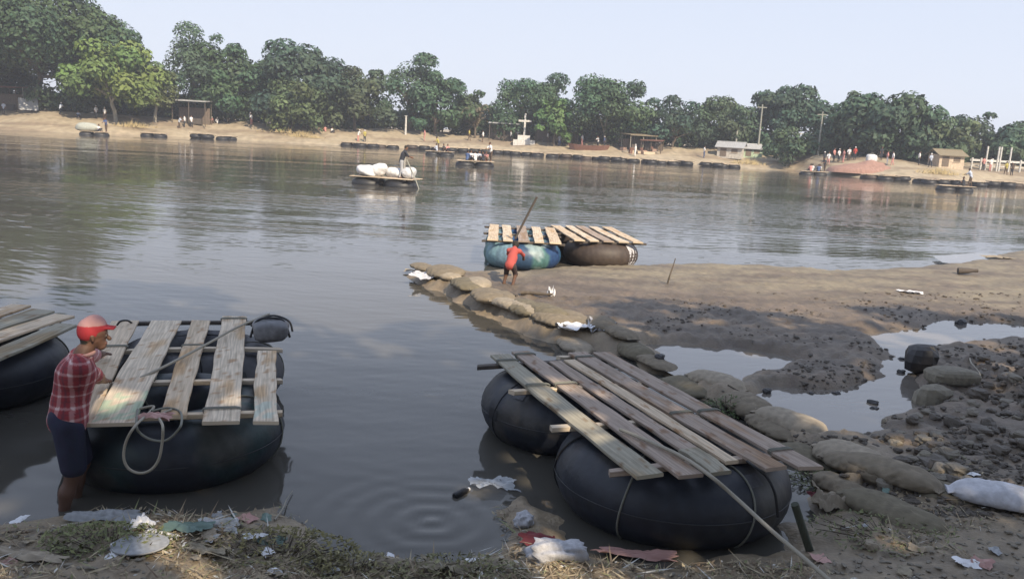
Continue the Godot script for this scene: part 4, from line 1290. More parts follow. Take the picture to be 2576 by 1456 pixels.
func far_things() -> void:
	# trees along the far bank, as they follow one another downstream
	var G := Color(0.055, 0.085, 0.042)
	var L := Color(0.160, 0.185, 0.050)
	var O := Color(0.125, 0.125, 0.050)
	var Bl := Color(0.050, 0.075, 0.048)
	far_tree(70, -95, 215, 16, Color(0.060, 0.090, 0.040), 1, "tallest dark green tree, over the white tent sheet", 0.20)
	far_tree(-60, 40, 110, 20, G, 32, "lower dark tree behind the dark lean-to", 0.04)
	far_tree(-190, -60, 170, 18, G, 2, "dark green tree beside the tallest tree, away from the tent sheet", 0.16)
	far_tree(200, 30, 120, 22, Color(0.055, 0.085, 0.04), 29, "dark tree behind the bright yellow green tree", 0.12)
	far_tree(285, 98, 105, 11, L, 3, "bright yellow green tree leaning out over the bank", 0.20, "broadleaf_tree", "", "bark_pale")
	far_tree(385, 140, 58, 13, O, 4, "small olive yellow tree with a pale trunk", 0.22, "broadleaf_tree", "", "bark_pale")
	far_tree(468, 62, 80, 17, Color(0.075, 0.105, 0.065), 5, "tall grey green tree behind the thin white awning", 0.12)
	far_tree(570, 108, 92, 15, Color(0.060, 0.098, 0.046), 6, "green tree with layered branches next to the awning", 0.12)
	far_tree(655, 150, 70, 20, G, 7, "dark tree filling the gap beside the widest dome", 0.08)
	far_tree(772, 104, 118, 15, Bl, 8, "widest dark domed tree above the dry grass", 0.12)
	far_tree(735, 195, 80, 10, Color(0.10, 0.115, 0.048), 30, "lower olive tree in front of the widest dome", 0.16)
	far_tree(895, 170, 82, 14, Color(0.075, 0.082, 0.042), 9, "brownish green tree over the whitewashed trunk", 0.12)
	far_tree(1035, 132, 78, 16, Color(0.075, 0.11, 0.062), 10, "pointed airy tree with pale leaves at its top", 0.10)
	far_tree(1100, 178, 68, 14, Color(0.052, 0.088, 0.046), 11, "dark green tree beside the pointed airy tree", 0.10)
	far_tree(1180, 222, 50, 16, Color(0.075, 0.10, 0.045), 12, "small tree behind the dry palm", 0.10)
	far_tree(1338, 182, 92, 15, Color(0.058, 0.092, 0.046), 13, "round green tree standing behind the white cross", 0.16)
	far_tree(1400, 238, 46, 10, Color(0.095, 0.150, 0.050), 14, "small vivid green tree beside the white cross", 0.22)
	far_tree(1535, 195, 96, 14, Color(0.062, 0.092, 0.045), 15, "round tree with a whitewashed trunk over the rusty brown boat", 0.18, "broadleaf_tree", "", "bark_pale")
	far_tree(1610, 262, 55, 20, G, 16, "low tree behind the thatched shack", 0.08)
	far_tree(1702, 242, 78, 15, Color(0.045, 0.070, 0.045), 17, "dark domed tree beyond the thatched shack", 0.08)
	far_tree(1815, 248, 78, 17, Color(0.068, 0.088, 0.045), 18, "olive green tree behind the pale ramp hut", 0.08)
	far_tree(1868, 330, 20, 17, Color(0.075, 0.105, 0.050), 31, "small bushy tree beside the first tall pole", 0.06)
	far_tree(1992, 216, 96, 32, Color(0.050, 0.076, 0.046), 19, "broad dark tree between the two tall poles", 0.30)
	far_tree(2142, 234, 62, 26, Color(0.060, 0.088, 0.046), 20, "green tree just past the second tall pole", 0.10)
	far_tree(2245, 242, 108, 20, Color(0.058, 0.085, 0.045), 21, "wide hazy tree behind the red earth heap", 0.10)
	far_tree(2370, 292, 84, 17, Color(0.085, 0.100, 0.048), 22, "olive tree over the small peach kiosk", 0.10)
	far_tree(2465, 276, 58, 24, Bl, 23, "blue green tree behind the white fence", 0.08)
	far_tree(2565, 306, 70, 20, Color(0.055, 0.085, 0.048), 24, "low tree at the end of the white fence", 0.06)
	far_tree(2700, 290, 90, 22, G, 25, "tree on the far bank beyond the white fence", 0.08)
	# undergrowth that closes the gaps under the crowns
	var k := 0
	var x := -260.0
	while x < 2760.0:
		var hz := lerpf(268.0, 408.0, (x + 20.0) / 2600.0)
		far_tree(x, hz - 46.0 + 16.0 * sin(x * 0.05), 52.0, 27.0 + 4.0 * sin(x * 0.021), Color(0.055, 0.082, 0.042), 100 + k, "dark shrub in the shade behind the bank trees", 0.0, "shrub", "shrubs under the bank trees")
		x += 55.0
		k += 1
	# the dry palm
	var pf := far_place(1195, 335, 10)
	var palm := thing("palm", "short dry palm with drooping brown fronds near the cross", "palm", pf)
	part("trunk", post_mesh(1.7, 0.22, 0.16), M.bark, palm)
	var rng := RandomNumberGenerator.new()
	rng.seed = 71
	for f in 13:
		var an := TAU * f / 13.0 + rng.randf() * 0.3
		var d := Vector3(cos(an), 0, sin(an))
		var rise := rng.randf_range(0.9, 4.2)
		var reach := rng.randf_range(1.6, 2.8)
		var rib := spline([Vector3(0, 1.6, 0), d * reach * 0.35 + Vector3(0, 1.7 + rise * 0.75, 0), d * reach * 0.8 + Vector3(0, 1.7 + rise, 0), d * reach * 1.15 + Vector3(0, 1.3 + rise * 0.8, 0)], 5)
		var s := Shape.new()
		var side := d.cross(Vector3.UP)
		for q in rib.size() - 1:
			var w := 0.42 * sin(PI * (q + 1.0) / rib.size())
			for sg in [-1.0, 1.0]:
				var nn: Vector3 = (Vector3.UP + side * sg * 0.5).normalized()
				var a := s.add(rib[q], nn)
				s.tri(a, s.add(rib[q + 1], nn), s.add(rib[q] + side * sg * w + Vector3(0, -w * 0.5, 0) + d * 0.25, nn))
		part("frond", s.mesh(), M.thatch if f % 3 else M.sack_olive, palm)
	# the cross on its plinth
	var cp := far_place(1318, 358, 7.0)
	var cr := thing("cross", "white cross on a stepped whitewashed plinth", "monument", cp)
	cr.scale = Vector3.ONE * 0.88
	var m := scale_at(cp.z)
	part("plinth", box_mesh(Vector3(-1.9, -0.6, -1.3), Vector3(1.9, 0.55, 1.3)), M.whitewash, cr)
	part("step", box_mesh(Vector3(-1.15, 0.55, -0.8), Vector3(1.0, 1.35, 0.8)), M.whitewash, cr)
	part("upright", box_mesh(Vector3(-0.16, 1.35, -0.14), Vector3(0.16, 5.1, 0.14)), M.whitewash, cr)
	part("arm", box_mesh(Vector3(-1.15, 3.65, -0.12), Vector3(1.15, 3.98, 0.12)), M.whitewash, cr)
	# awnings, sheds and huts
	awning("thin white awning on posts under the tall grey green tree", far_place(482, 300, 8.8), 5.2, 3.0, 3.3, "tin")
	awning("dark lean-to roof under the tallest tree", far_place(12, 285, 12), 5.0, 3.0, 3.2, "rust")
	awning("long white roofed shed beside the first tall pole", far_place(1950, 385, 13.5), 6.0, 3.2, 2.6, "whitewash")
	awning("white roofed shed at the foot of the second tall pole", far_place(2040, 392, 17.0), 6.0, 3.2, 2.7, "whitewash")
	awning("grey roofed market stall behind the white cross", far_place(1400, 345, 9.5), 7.0, 3.0, 2.5, "tin")
	awning("grey roofed stall between the cross and the dry palm", far_place(1268, 340, 9.5), 5.0, 3.0, 2.6, "tin")
	awning("tumbledown thatch roofed shack on crooked posts at the water's edge", far_place(1606, 372, 7.5), 4.6, 3.4, 2.2, "thatch", "bark_pale", true, 0.35)
	awning("low brown lean-to joined to the thatch roofed shack", far_place(1640, 376, 7.0), 3.2, 2.6, 1.6, "rust", "bark", true, -0.3)
	clutter()
	gable_hut("ramp_hut", "pale hut with a grey roof by the first tall pole", "hut", far_place(1838, 400, 7), Vector3(3.6, 1.4, 3.0), "plaster", "tin", -0.4)
	gable_hut("green_hut", "mint green walled hut right beside the first tall pole", "hut", far_place(1884, 402, 8), Vector3(3.0, 1.2, 2.4), "plaster_green", "tin", 0.2)
	gable_hut("kiosk", "small peach walled kiosk behind the orange slope", "kiosk", far_place(2378, 425, 9), Vector3(3.4, 1.5, 2.6), "plaster_peach", "thatch", 0.1)
	# the white tent sheet
	var tp := far_place(70, 288, 11)
	var tent := Shape.new()
	for sg in [-1.0, 1.0]:
		for w in 6:
			var x0 := -1.5 + w * 0.5
			var y0 := 2.5 - 0.12 * sin(PI * w / 6.0)
			var y1 := 2.5 - 0.12 * sin(PI * (w + 1) / 6.0)
			tent.face(Vector3(x0, y0, 0), Vector3(x0 + 0.5, y1, 0), Vector3(x0 + 0.5, 0.35 + 0.1 * (w % 2), 1.5 * sg), Vector3(x0, 0.35 + 0.1 * ((w + 1) % 2), 1.5 * sg), Vector3(0, 0.6, 0.8 * sg))
	var tn := thing("tent", "off white cloth tent under the tallest dark tree", "tent", tp, 0.6)
	part("sheet", tent.mesh(), M.tin, tn)
	tn.scale = Vector3.ONE * 0.78
	part("pole", post_mesh(4.3, 0.05, 0.04), M.pole, tn, Transform3D(Basis.IDENTITY, Vector3(-0.7, 0, -0.1)))
	# tall poles
	for q in [[1905, 398, 262, 8.0, "first tall pole, rising by the mint green hut"], [2056, 408, 280, 13.0, "second tall pole, rising over a white roofed shed"]]:
		var p := far_place(q[0], q[1], q[3])
		var top := out_at(q[0] + 6.0, q[2], -p.z).y
		var po := thing("utility_pole", q[4], "pole", p)
		part("shaft", post_mesh(top - p.y, 0.16, 0.10), M.pole, po)
		part("bracket", box_mesh(Vector3(-0.7, top - p.y - 0.5, -0.05), Vector3(0.7, top - p.y - 0.38, 0.05)), M.pole, po)
	for q in [[1435, 345, 312, "grey post beside the market stall"], [1700 - 680, 330, 292, "short whitewashed post under the brownish green tree"], [1848, 400, 322, "thin pole standing on the pale hut's side"]]:
		var p := far_place(q[0], q[1], 9.0)
		var top := out_at(q[0], q[2], -p.z).y
		var po := thing("post", q[3], "post", p)
		part("shaft", post_mesh(maxf(1.2, top - p.y), 0.17, 0.14), M.whitewash if q[0] < 1100 else M.pole, po)
		part("cap", box_mesh(Vector3(-0.2, maxf(1.2, top - p.y), -0.2), Vector3(0.2, maxf(1.2, top - p.y) + 0.08, 0.2)), M.whitewash if q[0] < 1100 else M.pole, po)
	# red earth heap with goods on it
	var hp := far_place(2185, 440, 6.5)
	var heap := mound_mesh(Vector3(11.0, 1.15, 6.0), rng)
	mat("red_earth", lin(0.42, 0.25, 0.20), 0.95, T.mottle, 0.4, T.mottle_n, 0.8)
	single("earth_heap", heap, M.red_earth, "heap of red earth by the landing, people on it", "earth heap", Transform3D(Basis.IDENTITY, hp + Vector3(0, -0.35, 0)))
	var wb := thing("bale", "big white wrapped bale on top of the red earth heap", "bale", hp + Vector3(0.3, 0.6, -0.4))
	part("wrapping", lump_mesh(Vector3(1.5, 1.2, 1.2), 0.62, 0.22, 5.0, rng), M.white_bale, wb, Transform3D(Basis.IDENTITY, Vector3(0, 0.6, 0)))
	part("cord", rope_mesh([Vector3(-0.75, 0.6, 0.2), Vector3(0, 1.32, 0.2), Vector3(0.75, 0.6, 0.2)], 0.03), M.rope_grey, wb)
	# rusty boat hauled out
	var bp := far_place(1482, 362, 6.0)
	var boat := Shape.new()
	for q in 8:
		var u0 := -1.0 + q * 0.25
		var u1 := u0 + 0.25
		for sg in [-1.0, 1.0]:
			var w0: float = 0.85 * sqrt(maxf(0.02, 1.0 - pow(absf(u0), 3.0))) * sg
			var w1: float = 0.85 * sqrt(maxf(0.02, 1.0 - pow(absf(u1), 3.0))) * sg
			var a := Vector3(u0 * 4.0, 1.1 + 0.3 * u0 * u0, w0)
			var b := Vector3(u1 * 4.0, 1.1 + 0.3 * u1 * u1, w1)
			var c := Vector3(u1 * 3.4, 0.0, w1 * 0.6)
			var d := Vector3(u0 * 3.4, 0.0, w0 * 0.6)
			var nn := (b - a).cross(c - a).normalized()
			if nn.z * sg < 0.0: nn = -nn
			boat.face(a, b, c, d, nn)
	var bo := thing("boat", "rusty brown wooden boat hauled onto the sand", "boat", bp + Vector3(0, -0.3, 0))
	bo.scale = Vector3(0.8, 0.8, 0.9)
	part("hull", boat.mesh(), M.rust, bo)
	part("thwart", box_mesh(Vector3(-0.2, 0.9, -0.7), Vector3(0.2, 0.97, 0.7)), M.wood_dark, bo)
	part("floor", box_mesh(Vector3(-3.0, 0.1, -0.45), Vector3(3.0, 0.16, 0.45)), M.wood_dark, bo)
	# white fence with tall posts
	var f0 := far_place(2438, 430, 9)
	var f1 := far_place(2640, 440, 9)
	var fence := thing("fence", "white fence rail with tall white posts on the bank", "fence", f0)
	var run := f1 - f0
	run.y = 0.0
	var turn := Basis(Vector3.UP, atan2(-run.z, run.x))
	part("rail", box_mesh(Vector3(0, 1.05, -0.08), Vector3(run.length(), 1.32, 0.08)), M.whitewash, fence, Transform3D(turn, Vector3.ZERO))
	part("lower_rail", box_mesh(Vector3(0, 0.45, -0.04), Vector3(run.length(), 0.55, 0.04)), M.whitewash, fence, Transform3D(turn, Vector3.ZERO))
	for q in [0.02, 0.13, 0.19, 0.27, 0.33, 0.36, 0.48, 0.62, 0.78, 0.95]:
		part("post", post_mesh(3.1 if q > 0.15 and q < 0.6 and absf(q - 0.27) > 0.01 else 1.5, 0.12, 0.12), M.whitewash, fence, Transform3D(Basis.IDENTITY, run * q + Vector3(0, 0, 0.1)))
	# dry grass on the bank
	for q in [[720, 345, 6.0, 4.6, "straw coloured dry grass tuft in front of the widest dome"], [760, 348, 4.5, 3.4, "dry yellow grass tuft near the water"], [330, 318, 4.5, 3.6, "dry brown brush under the bright yellow green tree"], [2360, 440, 4.5, 3.4, "dry orange grass below the small peach kiosk"], [1885, 408, 3.0, 3.0, "brown brush in front of the mint green hut"]]:
		var p := far_place(q[0], q[1], q[2])
		var t := thing("dry_grass", q[4], "grass", p)
		var s := Shape.new()
		for j in 420:
			var an := rng.randf() * TAU
			var rr: float = rng.randf() * float(q[3]) * 0.7
			var b := Vector3(cos(an) * rr * 1.4, -0.1, sin(an) * rr * 0.8)
			var tip := b + Vector3(rng.randfn() * 0.35, rng.randf_range(0.2, 1.0) * (1.2 - rr / float(q[3])), rng.randfn() * 0.5)
			var w := Vector3(rng.randfn(), 0, rng.randfn()).normalized() * 0.045
			var nn := Vector3(rng.randfn() * 0.4, 0.6, 1).normalized()
			s.tri(s.add(b - w, nn), s.add(b + w, nn), s.add(tip, nn))
		part("blades", s.mesh(), M.straw, t)
		part("root_clump", lump_mesh(Vector3(float(q[3]) * 0.5, 0.4, float(q[3]) * 0.3), 1.0, 0.3, 20.0, rng), M.thatch, t)

func far_rafts_and_people() -> void:
	var rng := RandomNumberGenerator.new()
	rng.seed = 404
	# moored along the far shore
	for q in [395, 512, 566, 884, 925, 972, 1050, 1098, 1150, 1262, 1310, 1352, 1392, 1488, 1535, 1580, 1632, 1676, 1724, 1795, 2140, 2196, 2262, 2335, 2445, 2528, 2580, 1208, 1440, 1835, 2092, 2390]:
		var z := -120.0
		var p := Vector3.ZERO
		for k in 5:
			p = out_at(q, 400, -z)
			z = far_shore(p.x) + 1.2
		z += rng.randf_range(-0.8, 1.0)
		put_raft("moored_raft", "empty dark raft moored along the far shore", Vector3(p.x, rng.randf_range(-0.2, 0.02), z), (PI * 0.5 if rng.randf() < 0.65 else 0.0) + rng.randf_range(-0.35, 0.35), "rubber" if q % 3 else "rubber_brown", 4, rng.randf_range(3.2, 3.8), 1.8, 20, "rafts moored along the far shore")
	var white := Color(0.72, 0.71, 0.72)
	var pale := Color(0.45, 0.50, 0.60)
	var pink := Color(0.55, 0.26, 0.24)
	var dark := Color(0.03, 0.032, 0.045)
	var brown := Color(0.10, 0.07, 0.05)
	var blue := Color(0.07, 0.11, 0.24)
	var yellow := Color(0.42, 0.36, 0.10)
	var red := Color(0.42, 0.06, 0.05)
	# people about on the far bank: column, row to start from, how far inland, pose, shirt, trousers, where
	for q in [[463, 298, 6.8, "stand", white, dark, "person in white shirt and dark trousers under the thin awning"], [480, 298, 6.6, "walk", white, dark, "person in white walking beside the thin awning"], [449, 304, 6.0, "work", pale, brown, "person stooping in pale shirt at the top of the sand"], [533, 300, 9.5, "sit", pink, brown, "person in pink sitting near the layered tree"], [546, 300, 9.5, "sit", white, dark, "person in white sitting near the layered tree"],
			[632, 308, 9.0, "stand", white, pink, "person in white shirt and pink skirt on the sand"], [628, 304, 10.5, "stand", pale, dark, "person in pale shirt standing behind the pink skirt"], [690, 305, 11.0, "walk", white, dark, "person in white walking behind the dry grass"], [818, 312, 8.0, "sit", pink, brown, "person in pink sitting beside the whitewashed trunk"], [834, 314, 7.5, "sit", white, dark, "person in white sitting beside the whitewashed trunk"], [900, 350, 3.2, "work", white, pink, "person in white bending at the moored rafts"], [917, 352, 3.0, "stand", yellow, dark, "person in yellow standing at the moored rafts"],
			[240, 286, 9.0, "stand", white, dark, "person in white under the bright yellow green tree"], [196, 286, 9.5, "sit", pale, dark, "person in pale shirt sitting under the trees"], [262, 292, 8.0, "walk", white, brown, "person in white walking down from the bright tree"], [150, 284, 10.0, "work", pale, dark, "person in pale blue stooping in the shade"], [8, 284, 9.0, "stand", pale, dark, "person standing at the dark lean-to"],
			[1068, 338, 6.0, "stand", pink, pink, "person in pink at the top of the sand"], [1215, 345, 7.0, "stand", white, brown, "person in white near the dry palm"], [1180, 345, 7.0, "walk", yellow, brown, "person in yellow beside the dry palm"], [1285, 348, 8.5, "stand", white, dark, "person in white standing left of the plinth's step"], [1303, 348, 9.5, "walk", pale, dark, "person in pale shirt walking behind the plinth"], [1378, 350, 8.0, "stand", white, brown, "person in white in front of the market stall"], [1408, 352, 7.0, "stand", pale, blue, "person in pale shirt and blue trousers by the market stall"], [1418, 352, 7.4, "stand", white, dark, "person in white and dark trousers by the market stall"],
			[1465, 358, 8.0, "stand", white, pink, "person in white behind the rusty boat"], [1505, 360, 7.5, "work", white, dark, "person in white stooping at the rusty boat"], [1520, 362, 7.5, "stand", blue, dark, "person in blue beside the rusty boat"], [1560, 366, 8.0, "stand", brown, dark, "person in brown next to the thatched shack"], [1598, 392, 3.0, "stand", white, white, "person all in white near the moored rafts"], [1770, 405, 5.0, "stand", white, blue, "person in white and blue by the pale hut"],
			[2075, 400, 9.0, "stand", dark, dark, "person in dark clothes near the second tall pole"], [2085, 404, 8.0, "walk", white, pink, "person in white and pink on the way to the red heap"], [2098, 402, 9.0, "stand", pink, dark, "person in pink on the way to the red heap"], [2110, 404, 8.5, "stand", white, dark, "person in white and black on the way to the red heap"], [2122, 406, 8.0, "stand", pink, pink, "person all in pink by the red heap"], [2135, 404, 9.5, "walk", white, brown, "person in white walking behind the red heap"], [2150, 404, 10.0, "stand", red, dark, "person in red behind the red heap"],
			[2216, 408, 10.0, "stand", dark, dark, "person in dark clothes behind the white bale"], [2232, 412, 9.0, "stand", pink, white, "person in pink and white past the white bale"], [2246, 414, 8.5, "walk", white, pink, "person in white past the white bale"], [2310, 425, 9.0, "stand", white, dark, "person in white near the small peach kiosk"], [2340, 428, 8.0, "walk", pale, dark, "person in pale shirt near the small peach kiosk"], [2490, 440, 7.0, "stand", white, pink, "person in white at the white fence"], [2472, 440, 7.5, "stand", pink, dark, "person in pink at the white fence"], [2530, 446, 5.0, "walk", yellow, brown, "person in yellow below the white fence"], [2545, 446, 5.0, "stand", brown, dark, "person in brown below the white fence"]]:
		var p := far_place(q[0], q[1], q[2])
		if absf(q[0] - 2190.0) < 40.0: p.y += 0.3
		put_person(q[6], p, rng.randf() * TAU, q[3], q[4], q[5], "", Color(0.02, 0.016, 0.014) if rng.randf() < 0.7 else white)
	# raft with white bales crossing the river
	var p := on(968, 466) + Vector3(0, -0.24, 0)
	put_raft("cargo_raft", "raft loaded with white bales crossing the river", p, PI * 0.5 - 0.25, "rubber", 5, 3.7, 1.85, 28)
	var tb := Basis(Vector3.UP, -0.25)
	var n := 0
	for q in [[-1.25, 0.05, 0.85, 0.62, "white bale at the blunt end of the cargo raft"], [-0.35, 0.15, 1.0, 0.72, "plump white bale in the middle of the cargo raft"], [0.45, -0.2, 0.9, 0.6, "white bale before the boatman's feet"], [1.4, 0.0, 0.72, 0.66, "square white bale behind the boatman"], [-0.8, 0.45, 0.9, 0.5, "low white bale along the side of the cargo raft"]]:
		single("bale", lump_mesh(Vector3(q[2] * 1.1, q[3], 0.95), 0.85, 0.30, 6.0, rng, 22, 14), M.white_bale, q[4], "bale", Transform3D(tb * Basis(Vector3.FORWARD, rng.randf_range(-0.2, 0.2)), p + tb * Vector3(q[0], 0.70 + q[3] * 0.46, q[1])), "white bales on the cargo raft")
		n += 1
	put_person("boatman in dark jacket standing on the cargo raft", p + tb * Vector3(0.95, 0.70, 0.1), -1.2, "work", dark, Color(0.35, 0.36, 0.38))
	single("punt_pole", rope_mesh([p + tb * Vector3(1.25, 1.7, 0.1), p + tb * Vector3(1.9, 0.8, 0.5), p + tb * Vector3(2.4, -0.1, 0.8)], 0.03), M.pole, "punt pole held by the boatman in dark", "pole")
	# ferried passengers
	var boats := [[1194, 417, 0.15, 7, "raft crowded with seated passengers in mid river"], [1106, 390, -0.1, 4, "raft with a standing ferryman near the far shore"], [2046, 440, 0.1, 5, "raft with passengers landing by the red heap"], [2402, 479, 0.0, 2, "raft with two people nearing the right bank landing"], [236, 340, 0.1, 2, "raft with a tarpaulin load under the bright tree"]]
	for q in boats:
		var w := on(q[0], q[1]) + Vector3(0, -0.22, 0)
		put_raft("ferry_raft", q[4], w, PI * 0.5 + float(q[2]), "rubber", 4, 3.5, 1.8, 24)
		var b := Basis(Vector3.UP, q[2])
		var who: String = {1194: "crowded raft in mid river", 1106: "raft with the standing ferryman", 2046: "raft landing by the red heap", 2402: "two person raft", 236: "raft with the tarpaulin load"}[q[0]]
		for k in int(q[3]):
			var standing := (k == 0)
			var sh: Color = [white, pale, dark, pink, white, blue, white][(k + int(q[0])) % 7]
			var nm: String = {white: "white", pale: "pale blue", dark: "black", pink: "pink", blue: "blue"}[sh]
			var off := Vector3(-1.3 + 2.6 * (k + 0.5) / int(q[3]), 0.70, 0.35 if k % 2 else -0.35)
			if standing: off = Vector3(1.45 if q[0] != 1106 else -0.2, 0.70, 0.0)
			put_person("passenger in %s seated on the %s" % [nm, who] if not standing else "ferryman in %s standing on the %s" % ["yellow" if q[0] == 1106 else nm, who], w + b * off, rng.randf() * TAU, "work" if standing else "sit", yellow if standing and q[0] == 1106 else sh, dark if k % 2 else brown, "passengers on the " + who)
	var w2 := on(236, 340) + Vector3(0, -0.22, 0)
	single("tarpaulin_load", lump_mesh(Vector3(3.0, 1.1, 1.6), 0.8, 0.16, 12.0, rng), M.tarp, "low pale tarpaulin load on a raft", "cargo", Transform3D(Basis.IDENTITY, w2 + Vector3(-0.8, 1.15, 0)))

# ---------------------------------------------------------------- near rafts, ropes
func near_rafts() -> void:
	near_raft("plank_raft", "raft of pale wide planks that the man in plaid holds", Vector3(-3.44, 0, -8.62), 0.272, [
		[[[150, 1066], [222, 1066], [284, 806], [340, 806]], "wood_grey", 0.30],
		[[[226, 1066], [338, 1062], [386, 806], [446, 806]], "wood_pale", 0.34, "mint board"],
		[[[397, 1045], [468, 1045], [481, 806], [525, 806]], "wood_grey"],
		[[[507, 1060], [598, 1060], [560, 795], [617, 795]], "wood_pale", 0.295, "board"],
		[[[637, 1060], [697, 1060], [646, 882], [693, 882]], "wood_pale", 0.20, "blue board"]],
		[[205, 1052, 1.62, "wood_grey"], [250, 965, 1.66, "wood_pale"], [290, 882, 1.72, "wood_pale"], [318, 812, 1.60, "wood_dark"]],
		[[0.98, 0.63, 0.36, "rubber_dyed", Dye.new("teal patches", relief), 0.06], [-0.93, 0.60, 0.35, "rubber_dusty", null, 0.10]], 21)
	near_raft("long_raft", "raft of long reddish planks tied at the muddy bank", Vector3(1.13, 0, -8.02), 0.365, [
		[[[1597, 1195], [1672, 1195], [1226, 892], [1290, 892]], "wood_green", 0.235],
		[[[1706, 1193], [1776, 1193], [1294, 886], [1326, 880]], "wood_rose", 0.225],
		[[[1762, 1160], [1811, 1160], [1381, 908], [1415, 907]], "wood_rose", 0.165],
		[[[1822, 1160], [1864, 1160], [1417, 906], [1446, 905]], "wood_grey", 0.13],
		[[[1781, 1187], [1848, 1186], [1700, 1128], [1760, 1128]], "wood_green", 0.19],
		[[[1926, 1176], [1984, 1176], [1418, 886], [1484, 886]], "wood_rose", 0.225],
		[[[2016, 1173], [2064, 1173], [1494, 885], [1534, 885]], "wood_rose", 0.215]],
		[[1200, 920, 1.78, "wood_dark"], [1286, 983, 1.70, "wood_grey"], [1386, 1074, 1.72, "wood_pale"], [1534, 1186, 1.70, "wood_rose"], [1405, 897, 0.42, "wood_pale"]],
		[[0.86, 0.665, 0.36, "rubber_dyed", Dye.new("muddy rubber", relief, Vector3(31, 0, 0)), 0.08], [-1.06, 0.58, 0.35, "rubber_dyed", Dye.new("muddy rubber", relief, Vector3(77, 0, 0)), -0.08]], 22)
	var a := on(0, 896, DECK)
	var b := on(170, 822, DECK)
	var dir := (b - a).normalized()
	var yaw := atan2(-dir.x, -dir.z)
	near_raft("moss_raft", "raft of mossy planks behind the man in plaid", Vector3(a.x, 0, a.z) + Vector3(dir.z, 0, -dir.x) * 0.85 + dir * 0.55, yaw, [
		[[[-190, 985], [-260, 960], [175, 822], [160, 806]], "wood_green", 0.26],
		[[[-230, 950], [-290, 930], [172, 798], [150, 786]], "wood_grey", 0.27],
		[[[-270, 925], [-330, 905], [120, 785], [92, 774]], "wood_green", 0.30],
		[[[-300, 900], [-350, 880], [60, 770], [40, 762]], "wood_grey", 0.26]],
		[[150, 812, 1.2, "wood_dark", PI], [40, 858, 1.5, "wood_dark", PI]],
		[[-0.35, 0.60, 0.35, "rubber_dyed", Dye.new("muddy rubber", relief, Vector3(12, 0, 0))], [1.5, 0.60, 0.35, "rubber_dyed", Dye.new("muddy rubber", relief)]], 23)
	# ropes
	single("rope", rope_mesh([on(352, 950, DECK + 0.012), on(420, 918, DECK + 0.05), on(520, 865, DECK + 0.06), on(590, 826, DECK + 0.04), on(650, 800, DECK + 0.02), on(676, 790, DECK + 0.03)], 0.014), M.rope_pale, "pale twisted rope stretched across the wide planks", "rope")
	var e := on(345, 1040, DECK + 0.01)
	var edge := on(400, 1064, DECK)
	var loop := []
	var fwd := Vector3(0.10, 0, 0.35)
	for q in [[350, 1028, 0.012], [385, 1022, 0.02], [372, 1040, 0.02]]: loop.push_back(on(q[0], q[1], DECK + q[2]))
	for q in [[338, 1072], [316, 1110], [310, 1150], [322, 1178], [350, 1190], [378, 1182], [398, 1155], [407, 1110], [408, 1072]]:
		loop.push_back(out_at(q[0], q[1], 6.30))
	loop.push_back(on(400, 1046, DECK + 0.02))
	loop.push_back(on(430, 1030, DECK + 0.02))
	single("rope", rope_mesh(loop, 0.011, 6), M.rope_pale, "loop of cream rope hanging off the wide planks", "rope")
	var loop2 := [on(345, 1030, DECK + 0.015)]
	for q in [[342, 1070], [352, 1090], [380, 1106], [415, 1108], [440, 1090], [455, 1066]]: loop2.push_back(out_at(q[0], q[1], 6.36))
	loop2.push_back(on(452, 1036, DECK + 0.015))
	loop2.push_back(on(420, 1026, DECK + 0.02))
	loop2.push_back(on(380, 1034, DECK + 0.03))
	single("rope", rope_mesh(loop2, 0.010, 6), M.rope_grey, "smaller grey rope coil knotted on the wide planks", "rope")
	single("rag", sheet_mesh(Vector2(0.24, 0.16), 0.06, 1.0, RandomNumberGenerator.new()), M.film_pink, "crumpled pinkish rag by the rope coil", "rag", Transform3D(Basis.IDENTITY, on(390, 1048, DECK + 0.045)))
	# a grey bundle strapped at the far corner of the wide plank raft
	var rg := RandomNumberGenerator.new()
	rg.seed = 5
	var jr := thing("bundle", "grey rubber bundle strapped at the corner of the wide plank raft", "bundle", on(660, 866, DECK) + Vector3(0, 0.0, -0.3), 0.25)
	part("wrapping", lump_mesh(Vector3(0.40, 0.24, 0.42), 0.6, 0.25, 5.0, rg, 24, 16), M.rubber_grey, jr, Transform3D(Basis.IDENTITY, Vector3(0, 0.10, 0)))
	part("strap", rope_mesh([Vector3(-0.22, 0.02, 0.05), Vector3(-0.15, 0.21, 0.05), Vector3(0.0, 0.25, 0.05), Vector3(0.15, 0.21, 0.05), Vector3(0.22, 0.02, 0.05)], 0.014), M.strap, jr)
	part("strap", rope_mesh([Vector3(-0.22, 0.12, -0.10), Vector3(0.0, 0.26, -0.02), Vector3(0.2, 0.22, 0.06), Vector3(0.25, 0.10, 0.10)], 0.012), M.strap, jr)
	# rope end standing up over the wide planks' far edge
	single("iron_hook", rope_mesh([on(330, 812, DECK), on(318, 806, DECK + 0.06), on(302, 808, DECK + 0.07), on(293, 818, DECK + 0.02)], 0.012), M.strap, "dark bent iron at the far edge of the wide planks", "hook")
	# mooring rope of the long raft
	single("mooring_rope", rope_mesh([on(1560, 1080, DECK + 0.02), on(1700, 1140, DECK + 0.022), on(1784, 1194, DECK + 0.03), out_at(1850, 1250, 6.05), out_at(1935, 1328, 5.75), out_at(2010, 1392, 5.5), out_at(2100, 1470, 5.2), out_at(2180, 1540, 4.9)], 0.016), M.rope_pale, "taut mooring rope running from the long raft", "rope")
	single("mooring_rope", rope_mesh([on(1880, 1160, DECK + 0.02), on(1905, 1178, DECK + 0.0), out_at(1930, 1200, 6.42), out_at(1950, 1240, 6.38), out_at(1958, 1300, 6.38)], 0.012), M.strap, "dark strap hanging over the end of the long raft", "strap")
